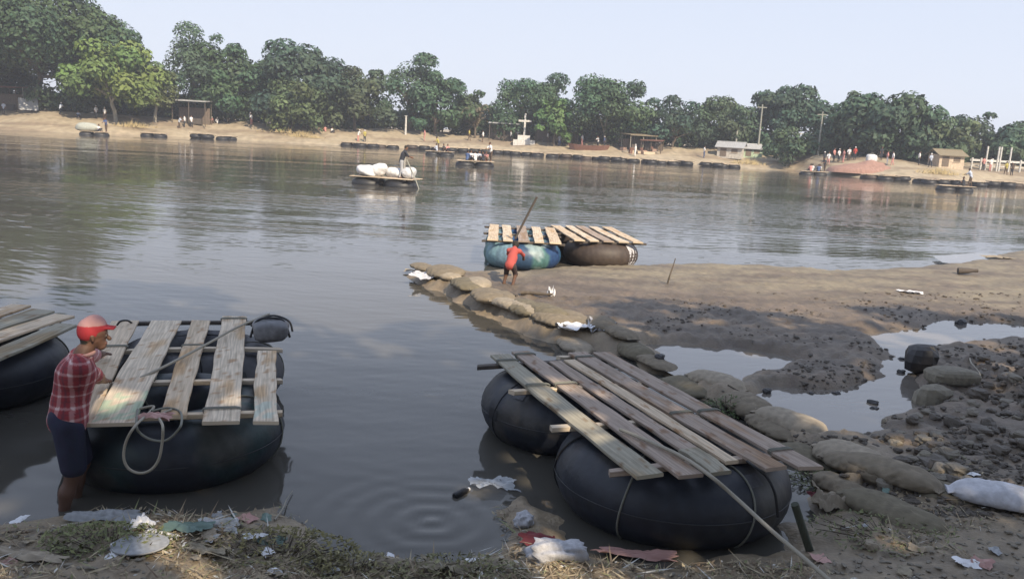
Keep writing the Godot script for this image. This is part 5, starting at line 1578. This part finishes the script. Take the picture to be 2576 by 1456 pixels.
	var st0 := out_at(2000, 1268, 6.25)
	var st1 := on(2040, 1392, 0.05)
	single("stake", rope_mesh([st1, st1.lerp(st0, 0.5), st0], 0.032), M.stake, "greenish wooden stake leaning by the long raft", "stake")

func middle_rafts() -> void:
	var rng := RandomNumberGenerator.new()
	rng.seed = 31
	var f0 := on(1206, 684)
	var f1 := on(1410, 680)
	var f2 := on(1594, 676)
	var d := Vector3(-0.02, 0, -1)
	var c0 := (f0 + f1) * 0.5
	var c1 := (f1 + f2) * 0.5
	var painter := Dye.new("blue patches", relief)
	for q in 2:
		var c: Vector3 = c0 if q == 0 else c1
		var r := thing("blue_raft" if q == 0 else "dark_raft", "raft on blue and teal patched tubes at the sand spit" if q == 0 else "raft on dark brown tubes beside the blue tubed raft", "raft", c + Vector3(0, 0, -1.85), 0.02 if q == 0 else 0.15)
		var wide := 1.86
		for k in 2:
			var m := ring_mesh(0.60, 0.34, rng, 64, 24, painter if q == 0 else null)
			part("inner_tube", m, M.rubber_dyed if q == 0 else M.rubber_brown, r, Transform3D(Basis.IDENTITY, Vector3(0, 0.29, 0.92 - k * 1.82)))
		for k in 3:
			part("crossbeam", board_mesh(wide * 1.06, 0.09, 0.05, rng), M.wood_dark, r, Transform3D(Basis(Vector3.UP, -PI / 2), Vector3(-wide * 0.53, 0.66, 1.55 - k * 1.5)))
		for k in 5:
			var g := wide / 5.0
			part("plank", board_mesh(3.3 * rng.randf_range(0.95, 1.03), g * rng.randf_range(0.62, 0.74), 0.035, rng, Dye.new("board", relief, Vector3(rng.randf() * 200.0, 30.0, 0))), M[["wood_grey", "wood_pale", "wood_rose", "wood_pale", "wood_grey"][k]], r, Transform3D(Basis(Vector3.UP, rng.randf_range(-0.012, 0.012)), Vector3(-wide * 0.5 + g * (k + 0.5), 0.70, 1.68)))
		if q == 1:
			var wrap := Shape.new()
			for a in 9:
				for b in 13:
					var u := 0.55 + a * 0.05
					var w := -0.9 + b * 0.2
					var dir := Vector3(cos(u), 0, sin(u))
					var nn := dir * cos(w) + Vector3.UP * sin(w)
					wrap.add(dir * 0.60 + nn * 0.352 * (1.0 + 0.02 * sin(a * 2.0 + b)), nn, Vector2(a, b) * 0.1)
			for a in 8:
				for b in 12:
					var i := a * 13 + b
					wrap.quad(i, i + 1, i + 14, i + 13)
			part("plastic_wrap", wrap.mesh(), M.sack_white, r, Transform3D(Basis.IDENTITY, Vector3(0, 0.29, 0.92)))
	var base := on(1302, 580, 0.72)
	single("punt_pole", rope_mesh([on(1296, 600, 0.74), on(1296, 600, 0.74).lerp(out_at(1351, 495, 20.0), 0.5), out_at(1351, 495, 20.0)], 0.028), M.wood_dark, "long thin pole leaning on the blue tubed raft", "pole")

# ---------------------------------------------------------------- the dyke of sandbags, stones, litter
func sit_on(x: float, y: float, lift := 0.0) -> Vector3:     # on the mud in that direction
	var h := 0.1
	var p := Vector3.ZERO
	for k in 4:
		p = on(x, y, h)
		h = land_height(flat(p))
	p.y = h + lift
	return p

func sandbags() -> void:
	var rng := RandomNumberGenerator.new()
	rng.seed = 55
	var kinds := []
	for k in 5: kinds.push_back(sack_mesh(Vector3(0.98, 0.30, 0.54), rng))
	# [pixel column, row, length in metres, material, turn in degrees added]
	var list := [[1062, 700, 0.9, "sack"], [1118, 722, 1.1, "sack"], [1176, 752, 1.05, "sack_olive"], [1230, 782, 1.05, "sack"], [1282, 806, 0.95, "sack_pale"], [1318, 826, 1.1, "sack_olive"], [1372, 846, 1.0, "sack_olive"], [1440, 872, 1.1, "sack"], [1128, 694, 0.9, "sack_pale"], [1200, 716, 0.9, "sack_pale"], [1262, 748, 0.8, "sack"], [1330, 780, 1.0, "sack_pale"], [1390, 808, 0.9, "sack"], [1450, 838, 0.9, "sack_pale"], [1508, 878, 0.9, "sack"], [1556, 892, 0.9, "sack"], [1596, 906, 0.9, "sack_olive"], [1650, 936, 0.85, "sack"], [1736, 972, 0.9, "sack_olive"], [1800, 1000, 0.9, "sack_pale"], [1880, 1020, 0.9, "sack"], [1990, 1062, 0.95, "sack_pale"], [1950, 1092, 0.9, "sack"], [2060, 1120, 1.0, "sack_olive"], [2150, 1150, 1.0, "sack_pale"], [2240, 1185, 1.0, "sack"], [2330, 1222, 1.0, "sack_olive"], [2130, 1230, 0.8, "sack"], [2250, 1290, 1.0, "sack_olive"], [2180, 1195, 0.9, "sack"]]
	var k := 0
	for q in list:
		var p := sit_on(q[0], q[1])
		var nx: Array = list[mini(k + 1, list.size() - 1)]
		var along := on(q[0] + 60, q[1] + (30 if q[0] < 1700 else 26)) - on(q[0], q[1])
		var yaw := atan2(-along.z, along.x) + rng.randf_range(-0.25, 0.25)
		var sc: float = float(q[2]) / 0.95
		single("sandbag", kinds[k % 5], M[q[3]], "half buried earth coloured sandbag of the dyke" if q[0] < 1560 else "flattened earth coloured sandbag on the bank beside the long raft", "sandbag", Transform3D(Basis(Vector3.UP, yaw) * Basis(Vector3.RIGHT, rng.randf_range(-0.12, 0.12)) * Basis.from_scale(Vector3(sc, sc * rng.randf_range(0.5, 0.85), sc * rng.randf_range(0.8, 1.15))), p + Vector3(0, 0.02 if q[0] < 1560 else -0.01, 0)), "sandbags of the dyke" if q[0] < 1560 else "sandbags beside the long raft")
		k += 1
	single("sandbag", sack_mesh(Vector3(0.85, 0.25, 0.42), rng), M.sack_white, "clean white woven sack lying on the mud", "sack", Transform3D(Basis(Vector3.UP, -0.32), sit_on(2512, 1268, 0.06)))
	single("sandbag", sack_mesh(Vector3(0.42, 0.16, 0.3), rng), M.sack_pale, "small bright white sack next to green weeds", "sack", Transform3D(Basis(Vector3.UP, -0.5), sit_on(1905, 1056, 0.05)))

func stones() -> void:
	var rng := RandomNumberGenerator.new()
	rng.seed = 77
	single("rock", lump_mesh(Vector3(0.46, 0.40, 0.36), 0.85, 0.5, 5.0, rng, 13, 8, true), M.stone_black, "black wet boulder at the edge of the puddle", "rock", Transform3D(Basis.IDENTITY, sit_on(2318, 935, 0.12)))
	single("rock", lump_mesh(Vector3(0.66, 0.24, 0.42), 0.62, 0.25, 6.0, rng, 14, 9, true), M.stone_tan, "flat tan stone slab beside the black boulder", "rock", Transform3D(Basis(Vector3.UP, 0.1), sit_on(2398, 955, 0.08)))
	single("rock", lump_mesh(Vector3(0.58, 0.42, 0.40), 0.75, 0.35, 7.0, rng, 12, 8, true), M.stone_tan, "wedge of tan rock standing in the puddle", "rock", Transform3D(Basis(Vector3.UP, 0.5), sit_on(2340, 1020, 0.08)))
	var kinds := []
	for k in 6: kinds.push_back(lump_mesh(Vector3(1.0, 0.66, 0.85), 0.85, 0.42, 9.0, rng, 12, 8, true))
	for q in [[1660, 908, 0.13], [1930, 995, 0.10], [2105, 1002, 0.11], [2040, 1000, 0.07], [2195, 1025, 0.12], [2200, 1040, 0.09], [2268, 912, 0.10], [2266, 945, 0.10], [2420, 822, 0.22], [2330, 985, 0.10]]:
		single("stone", kinds[int(q[0]) % 6], M.stone_black, "small black stone poking out of a puddle", "stone", Transform3D(Basis(Vector3.UP, q[0]) * Basis.from_scale(Vector3.ONE * q[2] * 1.25), sit_on(q[0], q[1], 0.05)), "black stones in the puddles")
	var n := 0
	while n < 210:
		var x := rng.randf_range(2130, 2640)
		var y := rng.randf_range(880, 1230)
		if y < 860 + (2576 - x) * 0.55 or y > 1290 - (2400 - x) * 0.35: continue
		var s := 0.055 + 0.16 * pow(rng.randf(), 2.2) + 0.16 * pow(rng.randf(), 14.0)
		var p := sit_on(x, y)
		if p.y < POOL: continue
		single("stone", kinds[n % 6], M[["stone_dark", "clod", "stone_grey", "stone_dark", "stone_grey"][n % 5]], "dark muddy stone in the rubble past the puddles", "stone", Transform3D(Basis(Vector3.UP, rng.randf() * TAU) * Basis.from_scale(Vector3(s, s * rng.randf_range(0.7, 1.1), s)), p + Vector3(0, s * rng.randf_range(-0.05, 0.16), 0)), "rubble stones past the puddles")
		n += 1
	for q in [[2370, 1180, 0.16, "sack_pale"], [2330, 1158, 0.18, "stone_tan"], [2440, 955, 0.09, "foam"], [2190, 1378, 0.12, "sack_pale"]]:
		single("stone", kinds[int(q[0]) % 6], M[q[3]], "pale stone standing out on the dark mud", "stone", Transform3D(Basis(Vector3.UP, q[0]) * Basis.from_scale(Vector3.ONE * q[2]), sit_on(q[0], q[1], 0.03)), "pale stones on the mud")
	# clods and pebbles nobody could count
	for layer in 2:
		var mm := MultiMesh.new()
		mm.transform_format = MultiMesh.TRANSFORM_3D
		mm.mesh = kinds[layer * 3]
		var xf := []
		var tries := 0
		while xf.size() < (2600 if layer == 0 else 1500) and tries < 9000:
			tries += 1
			var x := rng.randf_range(1480, 2700) if layer == 0 else rng.randf_range(-100, 2650)
			var y := rng.randf_range(735, 1300) if layer == 0 else rng.randf_range(1290, 1560)
			var p := sit_on(x, y)
			if p.y < 0.03 or (p.y < POOL + 0.01 and rng.randf() < 0.93): continue
			var crowd := smoothstep(-0.1, 0.35, relief.get_noise_2d(p.x * 8, p.z * 8) + (0.25 if x > 2150 else -0.05))
			if rng.randf() > crowd and layer == 0: continue
			var s := 0.02 + 0.055 * pow(rng.randf(), 2.0)
			if layer == 1: s *= 0.6
			xf.push_back(Transform3D(Basis(Vector3.UP, rng.randf() * TAU) * Basis.from_scale(Vector3(s * rng.randf_range(1.0, 1.8), s * 0.8, s)), p + Vector3(0, s * 0.1, 0)))
		mm.instance_count = xf.size()
		for k in xf.size(): mm.set_instance_transform(k, xf[k])
		var o := MultiMeshInstance3D.new()
		o.name = "mud_clods" if layer == 0 else "pebbles"
		o.multimesh = mm
		o.material_override = M.clod if layer == 0 else M.stone_grey
		add_child(o)
		tag(o, "small dark clods scattered over the mud flat" if layer == 0 else "small pebbles strewn along the near shore", "clods" if layer == 0 else "pebbles", "", "stuff")

func litter() -> void:
	var rng := RandomNumberGenerator.new()
	rng.seed = 88
	# [kind, column, row, width, depth, material, label]
	for q in [
			["plastic_bag", 335, 1330, 0.16, 0.13, "film_white", "crumpled bright white plastic bag beside the oval lid", 0.12],
			["plastic_bag", 372, 1326, 0.12, 0.07, "film_white", "small white plastic scrap next to the bright bag", 0.06],
			["plastic_sheet", 470, 1338, 0.34, 0.16, "film_teal", "teal plastic film in the shallows", 0.05],
			["plastic_sheet", 545, 1330, 0.30, 0.14, "film_clear", "clear plastic film washed up beside the teal film", 0.07],
			["plastic_sheet", 400, 1352, 0.30, 0.06, "film_white", "thin strip of white film below the teal film", 0.03],
			["plastic_sheet", 265, 1308, 0.50, 0.14, "film_grey", "long grey plastic sheet along the waterline", 0.07],
			["plastic_sheet", 60, 1408, 0.55, 0.14, "sack_pale", "pale sacking strip on the near shore, largest", 0.05],
			["plastic_sheet", 640, 1360, 0.16, 0.06, "film_white", "short white strip near the weedy clump", 0.03],
			["plastic_sheet", 520, 1392, 0.30, 0.12, "card", "tan cardboard piece in the litter", 0.06],
			["plastic_bag", 1240, 1250, 0.42, 0.30, "film_clear", "clear plastic bag floating by the long raft", 0.08],
			["foam_block", 1400, 1405, 0.42, 0.22, "foam", "lumpy grey white foam by the long raft", 0.18],
			["foam_block", 1318, 1320, 0.16, 0.14, "foam", "small white foam piece at the water's edge", 0.12],
			["plastic_sheet", 1360, 1370, 0.30, 0.18, "red_cloth", "dark red rag under the foam", 0.06],
			["plastic_sheet", 1010, 1425, 0.40, 0.14, "sack_pale", "pale sacking washed up between the rafts", 0.08],
			["plastic_sheet", 1130, 1435, 0.40, 0.15, "card", "brown card pulp washed up between the rafts", 0.08],
			["plastic_sheet", 2090, 1275, 0.36, 0.30, "sack_pale", "torn pale sack with an open mouth beside the stake", 0.20],
			["plastic_sheet", 2072, 1262, 0.24, 0.20, "red_cloth", "dark red cloth inside the torn sack", 0.05],
			["plastic_sheet", 1600, 1412, 0.60, 0.12, "film_pink", "pinkish sacking under the end of the long raft", 0.06],
			["plastic_sheet", 1080, 690, 0.7, 0.5, "sack_white", "white plastic at the tip of the dyke", 0.16],
			["plastic_sheet", 1050, 684, 0.5, 0.3, "sack_pale", "pale sheet trailing off the dyke's tip", 0.06],
			["plastic_sheet", 1450, 832, 0.55, 0.35, "film_white", "white plastic scrap on the dyke", 0.12],
			["plastic_sheet", 1510, 862, 0.40, 0.40, "sack_white", "upright white sack scrap on the dyke", 0.30],
			["plastic_bag", 1386, 742, 0.14, 0.14, "film_white", "small white bag beside the driftwood", 0.35],
			["plastic_sheet", 2290, 738, 0.5, 0.2, "film_white", "white plastic on the dry silt", 0.05],
			["plastic_sheet", 2420, 655, 0.7, 0.5, "film_white", "pale sheet added as white ripples on the water beyond the spit", 0.06],  # sheet added to stand for white ripples and foam
			["plastic_sheet", 2510, 650, 0.8, 0.5, "sack_pale", "tan sacking at the water beyond the spit", 0.08]]:
		var p := sit_on(q[1], q[2], 0.0)
		p.y = maxf(p.y, 0.0) + 0.012
		var m: ArrayMesh
		if q[0] == "foam_block": m = lump_mesh(Vector3(q[3], q[7], q[4]), 0.8, 0.35, 22.0, rng, 26, 16)
		else: m = sheet_mesh(Vector2(q[3], q[4]), q[7], 1.0, rng, 18, 14)
		single(q[0], m, M[q[5]], q[6], "litter", Transform3D(Basis(Vector3.UP, rng.randf_range(-0.35, 0.35)), p + Vector3(0, 0.02 if q[0] != "foam_block" else 0.03, 0)))
	# small scraps
	for k in 46:
		var x := rng.randf_range(20, 1330)
		var y := rng.randf_range(1300, 1450)
		if k > 34:
			x = rng.randf_range(2060, 2560); y = rng.randf_range(1180, 1440)
		var p := sit_on(x, y)
		if p.y < -0.03: continue
		p.y = maxf(p.y, 0.0) + 0.015
		var w := rng.randf_range(0.04, 0.13)
		single("scrap", sheet_mesh(Vector2(w * 1.5, w), w * rng.randf_range(0.2, 0.6), 1.0, rng, 8, 6), M[["film_white", "card", "sack_pale", "film_grey", "film_white", "film_pink", "card", "film_teal"][k % 8]], "small washed up scrap of rubbish on the near shore", "litter", Transform3D(Basis(Vector3.UP, rng.randf() * TAU), p), "scraps on the near shore")
	# the oval lid
	var lp := sit_on(352, 1378)
	var lid := thing("lid", "pale grey oval plastic lid lying in the litter", "lid", Vector3(lp.x, maxf(lp.y, 0.0) + 0.035, lp.z), 0.3)
	var disc := Shape.new()
	var rim := Shape.new()
	var ring := []
	var mid := disc.add(Vector3(0, 0.012, 0), Vector3.UP)
	for k in 33:
		var an := TAU * k / 32.0
		ring.push_back(Vector3(cos(an) * 0.185, 0, sin(an) * 0.15))
		disc.add(ring[k] * 0.98 + Vector3(0, 0.004, 0), (Vector3.UP + ring[k] * 0.4).normalized())
	for k in 32: disc.tri(mid, k + 1, k + 2)
	rim.tube(PackedVector3Array(ring), PackedFloat32Array([0.008]), 6, false)
	part("disc", disc.mesh(), M.film_grey, lid)
	part("rim", rim.mesh(), M.film_grey, lid)
	# sticks and driftwood
	for q in [[110, 1345, 260, 1305, 0.012, "rope_pale", "pale bare twig at the waterline"], [860, 1440, 960, 1418, 0.012, "bark", "dark twig between the rafts"], [690, 1310, 735, 1262, 0.008, "rope_pale", "thin pale reed by the wide plank raft"], [1240, 735, 1300, 752, 0.05, "wood_dark", "dark driftwood log on the dyke"], [1310, 742, 1390, 748, 0.045, "bark", "driftwood branch by the white bag"], [1680, 712, 1692, 684, 0.02, "bark", "thin stick planted in the dry silt"], [2410, 690, 2460, 692, 0.09, "wood_dark", "black log lying on the silt"], [2440, 905, 2468, 960, 0.012, "rope_pale", "pale reed on the rubble"], [1940, 1030, 1830, 985, 0.02, "bark", "dark branch along the puddle's rim"], [620, 1400, 760, 1388, 0.015, "bark", "dark stick in the weedy clump"], [1480, 1440, 1640, 1425, 0.02, "bark", "brown stick under the long raft's end"]]:
		var a := sit_on(q[0], q[1])
		var b := sit_on(q[2], q[3])
		a.y = maxf(a.y, 0.0) + float(q[4])
		b.y = maxf(b.y, 0.0) + float(q[4]) + (0.55 if q[0] == 1680 else 0.01)
		if q[0] == 1680: b = Vector3(a.x + 0.12, b.y, a.z)
		var s := Shape.new()
		var bend := Vector3(rng.randfn(), 0.1, rng.randfn()) * 0.018
		s.tube(spline([a, a.lerp(b, 0.35) + bend, a.lerp(b, 0.7) - bend * 0.5, b], 4), PackedFloat32Array([q[4], q[4], float(q[4]) * 0.95, float(q[4]) * 0.9, float(q[4]) * 0.85, float(q[4]) * 0.8, float(q[4]) * 0.8, float(q[4]) * 0.7, float(q[4]) * 0.6, float(q[4]) * 0.5]), 7)
		single("stick", s.mesh(), M[q[5]], q[6], "stick")
	# bottles afloat
	for q in [[1160, 1243, "dark blue plastic bottle floating between the rafts", "strap"], [195, 1362, "dull plastic bottle in the muddy shallows", "film_grey"]]:
		var p := on(q[0], q[1], 0.0)
		var t := thing("bottle", q[2], "bottle", p + Vector3(0, 0.012, 0), rng.randf() * 3.0)
		var s := Shape.new()
		s.tube(PackedVector3Array([Vector3(-0.10, 0, 0), Vector3(-0.09, 0, 0), Vector3(0.05, 0, 0), Vector3(0.085, 0, 0), Vector3(0.10, 0, 0)]), PackedFloat32Array([0.022, 0.032, 0.032, 0.014, 0.013]), 12)
		part("bottle_body", s.mesh(), M[q[3]], t)
		var cap := Shape.new()
		cap.tube(PackedVector3Array([Vector3(0.10, 0, 0), Vector3(0.118, 0, 0)]), PackedFloat32Array([0.016, 0.016]), 10)
		part("bottle_cap", cap.mesh(), M.film_white, t)
	# weeds: leafy clumps
	for q in [[1830, 1052, 0.42, 0.24, 320, Color(0.075, 0.105, 0.035), "green leafy weed growing beside the long planks"], [700, 1395, 0.62, 0.20, 420, Color(0.17, 0.15, 0.06), "withered brown green weeds at the waterline by the wide plank raft"], [270, 1370, 0.50, 0.14, 300, Color(0.15, 0.16, 0.065), "olive weeds around the oval lid"], [2080, 1215, 0.50, 0.14, 200, Color(0.13, 0.14, 0.06), "low olive weeds beside the torn sack"], [2240, 1345, 0.7, 0.10, 220, Color(0.15, 0.16, 0.07), "flattened grass on the near bank"], [880, 1445, 0.5, 0.16, 240, Color(0.19, 0.17, 0.08), "yellowed weeds washed up between the rafts"], [1160, 1450, 0.5, 0.12, 220, Color(0.17, 0.16, 0.075), "matted weeds below the floating bag"]]:
		var p := sit_on(q[1 - 1], q[1])
		p.y = maxf(p.y, 0.0)
		var t := thing("weed", q[6], "plant", p)
		var v := Shape.new()
		var stems := Shape.new()
		var tint: Color = q[5]
		for k in int(q[4]) * 3:
			var an := rng.randf() * TAU
			var rr: float = sqrt(rng.randf()) * float(q[2])
			var hh: float = rng.randf() * float(q[3]) * (1.15 - rr / float(q[2]))
			var c := Vector3(cos(an) * rr, hh + 0.01, sin(an) * rr * 0.6)
			var nn := Vector3(rng.randfn() * 0.6, 1.0, rng.randfn() * 0.6).normalized()
			var a := nn.cross(Vector3(rng.randfn(), rng.randfn(), rng.randfn())).normalized()
			var b := nn.cross(a)
			var ls := rng.randf_range(0.012, 0.032)
			var tn := rng.randf_range(0.6, 1.5)
			var col := Color(tint.r * tn, tint.g * tn, tint.b * tn)
			var i0 := v.add(c - a * ls, nn, Vector2.ZERO, col)
			v.quad(i0, v.add(c + b * ls * 0.35, nn, Vector2.ZERO, col), v.add(c + a * ls, nn, Vector2.ZERO, col), v.add(c - b * ls * 0.35, nn, Vector2.ZERO, col))
			if k % 12 == 0: stems.tube(PackedVector3Array([Vector3(c.x * 0.5, -0.02, c.z * 0.5), c]), PackedFloat32Array([0.005, 0.002]), 4, false)
		part("leaves", v.mesh(), M.leaf, t)
		part("stems", stems.mesh(), M.bark, t)
	# dead leaves, straw and scraps along the waterline
	var s := Shape.new()
	var tries := 0
	var made := 0
	while made < 7500 and tries < 26000:
		tries += 1
		var x := rng.randf_range(-120, 2500)
		var y := rng.randf_range(1275, 1500)
		if x > 1350 and x < 2080 and y < 1415: continue
		if x > 2050: y = rng.randf_range(1150, 1500)
		var p := sit_on(x, y)
		var thick := relief.get_noise_2d(p.x * 16, p.z * 16) * 1.4 + 0.45 - (0.5 if x > 2050 else 0.0)
		if p.y < -0.02 or rng.randf() > thick: continue
		p.y = maxf(p.y, 0.0) + rng.randf_range(0.005, 0.035)
		made += 1
		var nn := Vector3(rng.randfn() * 0.4, 1.0, rng.randfn() * 0.4).normalized()
		var a := nn.cross(Vector3(rng.randfn(), rng.randfn(), rng.randfn())).normalized()
		var b := nn.cross(a)
		var straw := rng.randf() < 0.55
		var l := rng.randf_range(0.008, 0.03) * ((2.6 if rng.randf() < 0.75 else 5.5) if straw else 1.0)
		var w := l * (0.05 if straw else 0.4)
		var pick := rng.randf()
		var col := Color(0.44, 0.37, 0.25).lerp(Color(0.16, 0.11, 0.07), rng.randf())
		if pick < 0.13: col = Color(0.22, 0.23, 0.11)
		elif pick > 0.93: col = Color(0.55, 0.54, 0.50)
		var i0 := s.add(p - a * l, nn, Vector2.ZERO, col)
		s.quad(i0, s.add(p + b * w, nn, Vector2.ZERO, col), s.add(p + a * l, nn, Vector2.ZERO, col), s.add(p - b * w, nn, Vector2.ZERO, col))
	single("leaf_litter", s.mesh(), M.dyed, "dead leaves and straw washed up along the near shore", "leaf litter", Transform3D.IDENTITY, "", "stuff")

func shade_trees() -> void:
	# the trees at the photographer's back: they keep the near shore out of the sun
	for q in [[-3.0, 6.5, 15.5, 5.2], [4.5, 4.6, 16.5, 5.6], [11.5, 4.0, 16.0, 5.6], [18.5, 3.6, 16.5, 5.6], [25.5, 3.0, 16.0, 5.6]]:
		tree("shade_tree", "tall tree on the near bank behind the viewer", "shade trees on the near bank", Vector3(q[0], 1.5, q[1]), q[2], q[3], 0.20, Color(0.06, 0.09, 0.04), int(q[0] * 10) + 500, 0.48, 13.0)

# ---------------------------------------------------------------- everything
func _ready() -> void:
	lens = Basis(Vector3.RIGHT, deg_to_rad(PITCH)) * Basis(Vector3.BACK, deg_to_rad(ROLL))
	var cam := Camera3D.new()
	cam.name = "camera"
	cam.transform = Transform3D(lens, EYE)
	cam.fov = rad_to_deg(2.0 * atan(728.0 / FOCAL))
	cam.near = 0.05
	cam.far = 4000.0
	add_child(cam)
	cam.current = true
	var env := Environment.new()
	var sky := Sky.new()
	var air := ProceduralSkyMaterial.new()
	air.sky_top_color = Color(0.705, 0.76, 0.865)
	air.sky_horizon_color = Color(0.855, 0.88, 0.922)
	air.sky_curve = 0.16
	air.ground_horizon_color = Color(0.80, 0.82, 0.84)
	air.ground_bottom_color = Color(0.35, 0.32, 0.28)
	air.sun_angle_max = 1.0
	sky.sky_material = air
	env.background_mode = Environment.BG_SKY
	env.sky = sky
	env.background_energy_multiplier = 0.95
	env.tonemap_mode = Environment.TONE_MAPPER_LINEAR
	env.tonemap_exposure = 1.36
	env.fog_enabled = true
	env.fog_density = 0.0009
	env.fog_light_color = Color(0.93, 0.95, 1.0)
	env.sdfgi_enabled = true
	env.ssao_enabled = true
	env.ssil_enabled = true
	var we := WorldEnvironment.new()
	we.name = "environment"
	we.environment = env
	add_child(we)
	var sun := DirectionalLight3D.new()
	sun.name = "sun"
	sun.light_energy = 1.55
	sun.light_color = Color(1.0, 0.93, 0.82)
	sun.light_angular_distance = 0.5
	sun.shadow_enabled = true
	add_child(sun)
	var to_sun := Vector3(0.50, 0.80, 0.82).normalized()
	sun.look_at_from_position(to_sun * 50.0, Vector3.ZERO, Vector3.UP)

	relief.seed = 4; relief.frequency = 0.06; relief.fractal_octaves = 4
	fine.seed = 8; fine.frequency = 0.10; fine.fractal_octaves = 3
	coarse.seed = 15; coarse.frequency = 0.02; coarse.fractal_octaves = 3
	make_materials()
	mat("rubber_grey", lin(0.20, 0.20, 0.21), 0.6, T.mottle, 2.0)
	mat("straw", lin(0.40, 0.32, 0.17), 0.95)
	mat("film_grey", lin(0.36, 0.37, 0.38), 0.5, T.mottle, 3.0)
	mat("stake", lin(0.075, 0.085, 0.06), 0.8, T.grain, 2.0)
	make_outlines()
	make_land()
	make_river()
	make_far_bank()

	shade_trees()
	far_things()

	near_rafts()
	middle_rafts()

	wading_man()
	pushing_person()

	far_rafts_and_people()

	sandbags()
	stones()
	litter()

	for k in cache:
		if cache[k] is Node: cache[k].free()
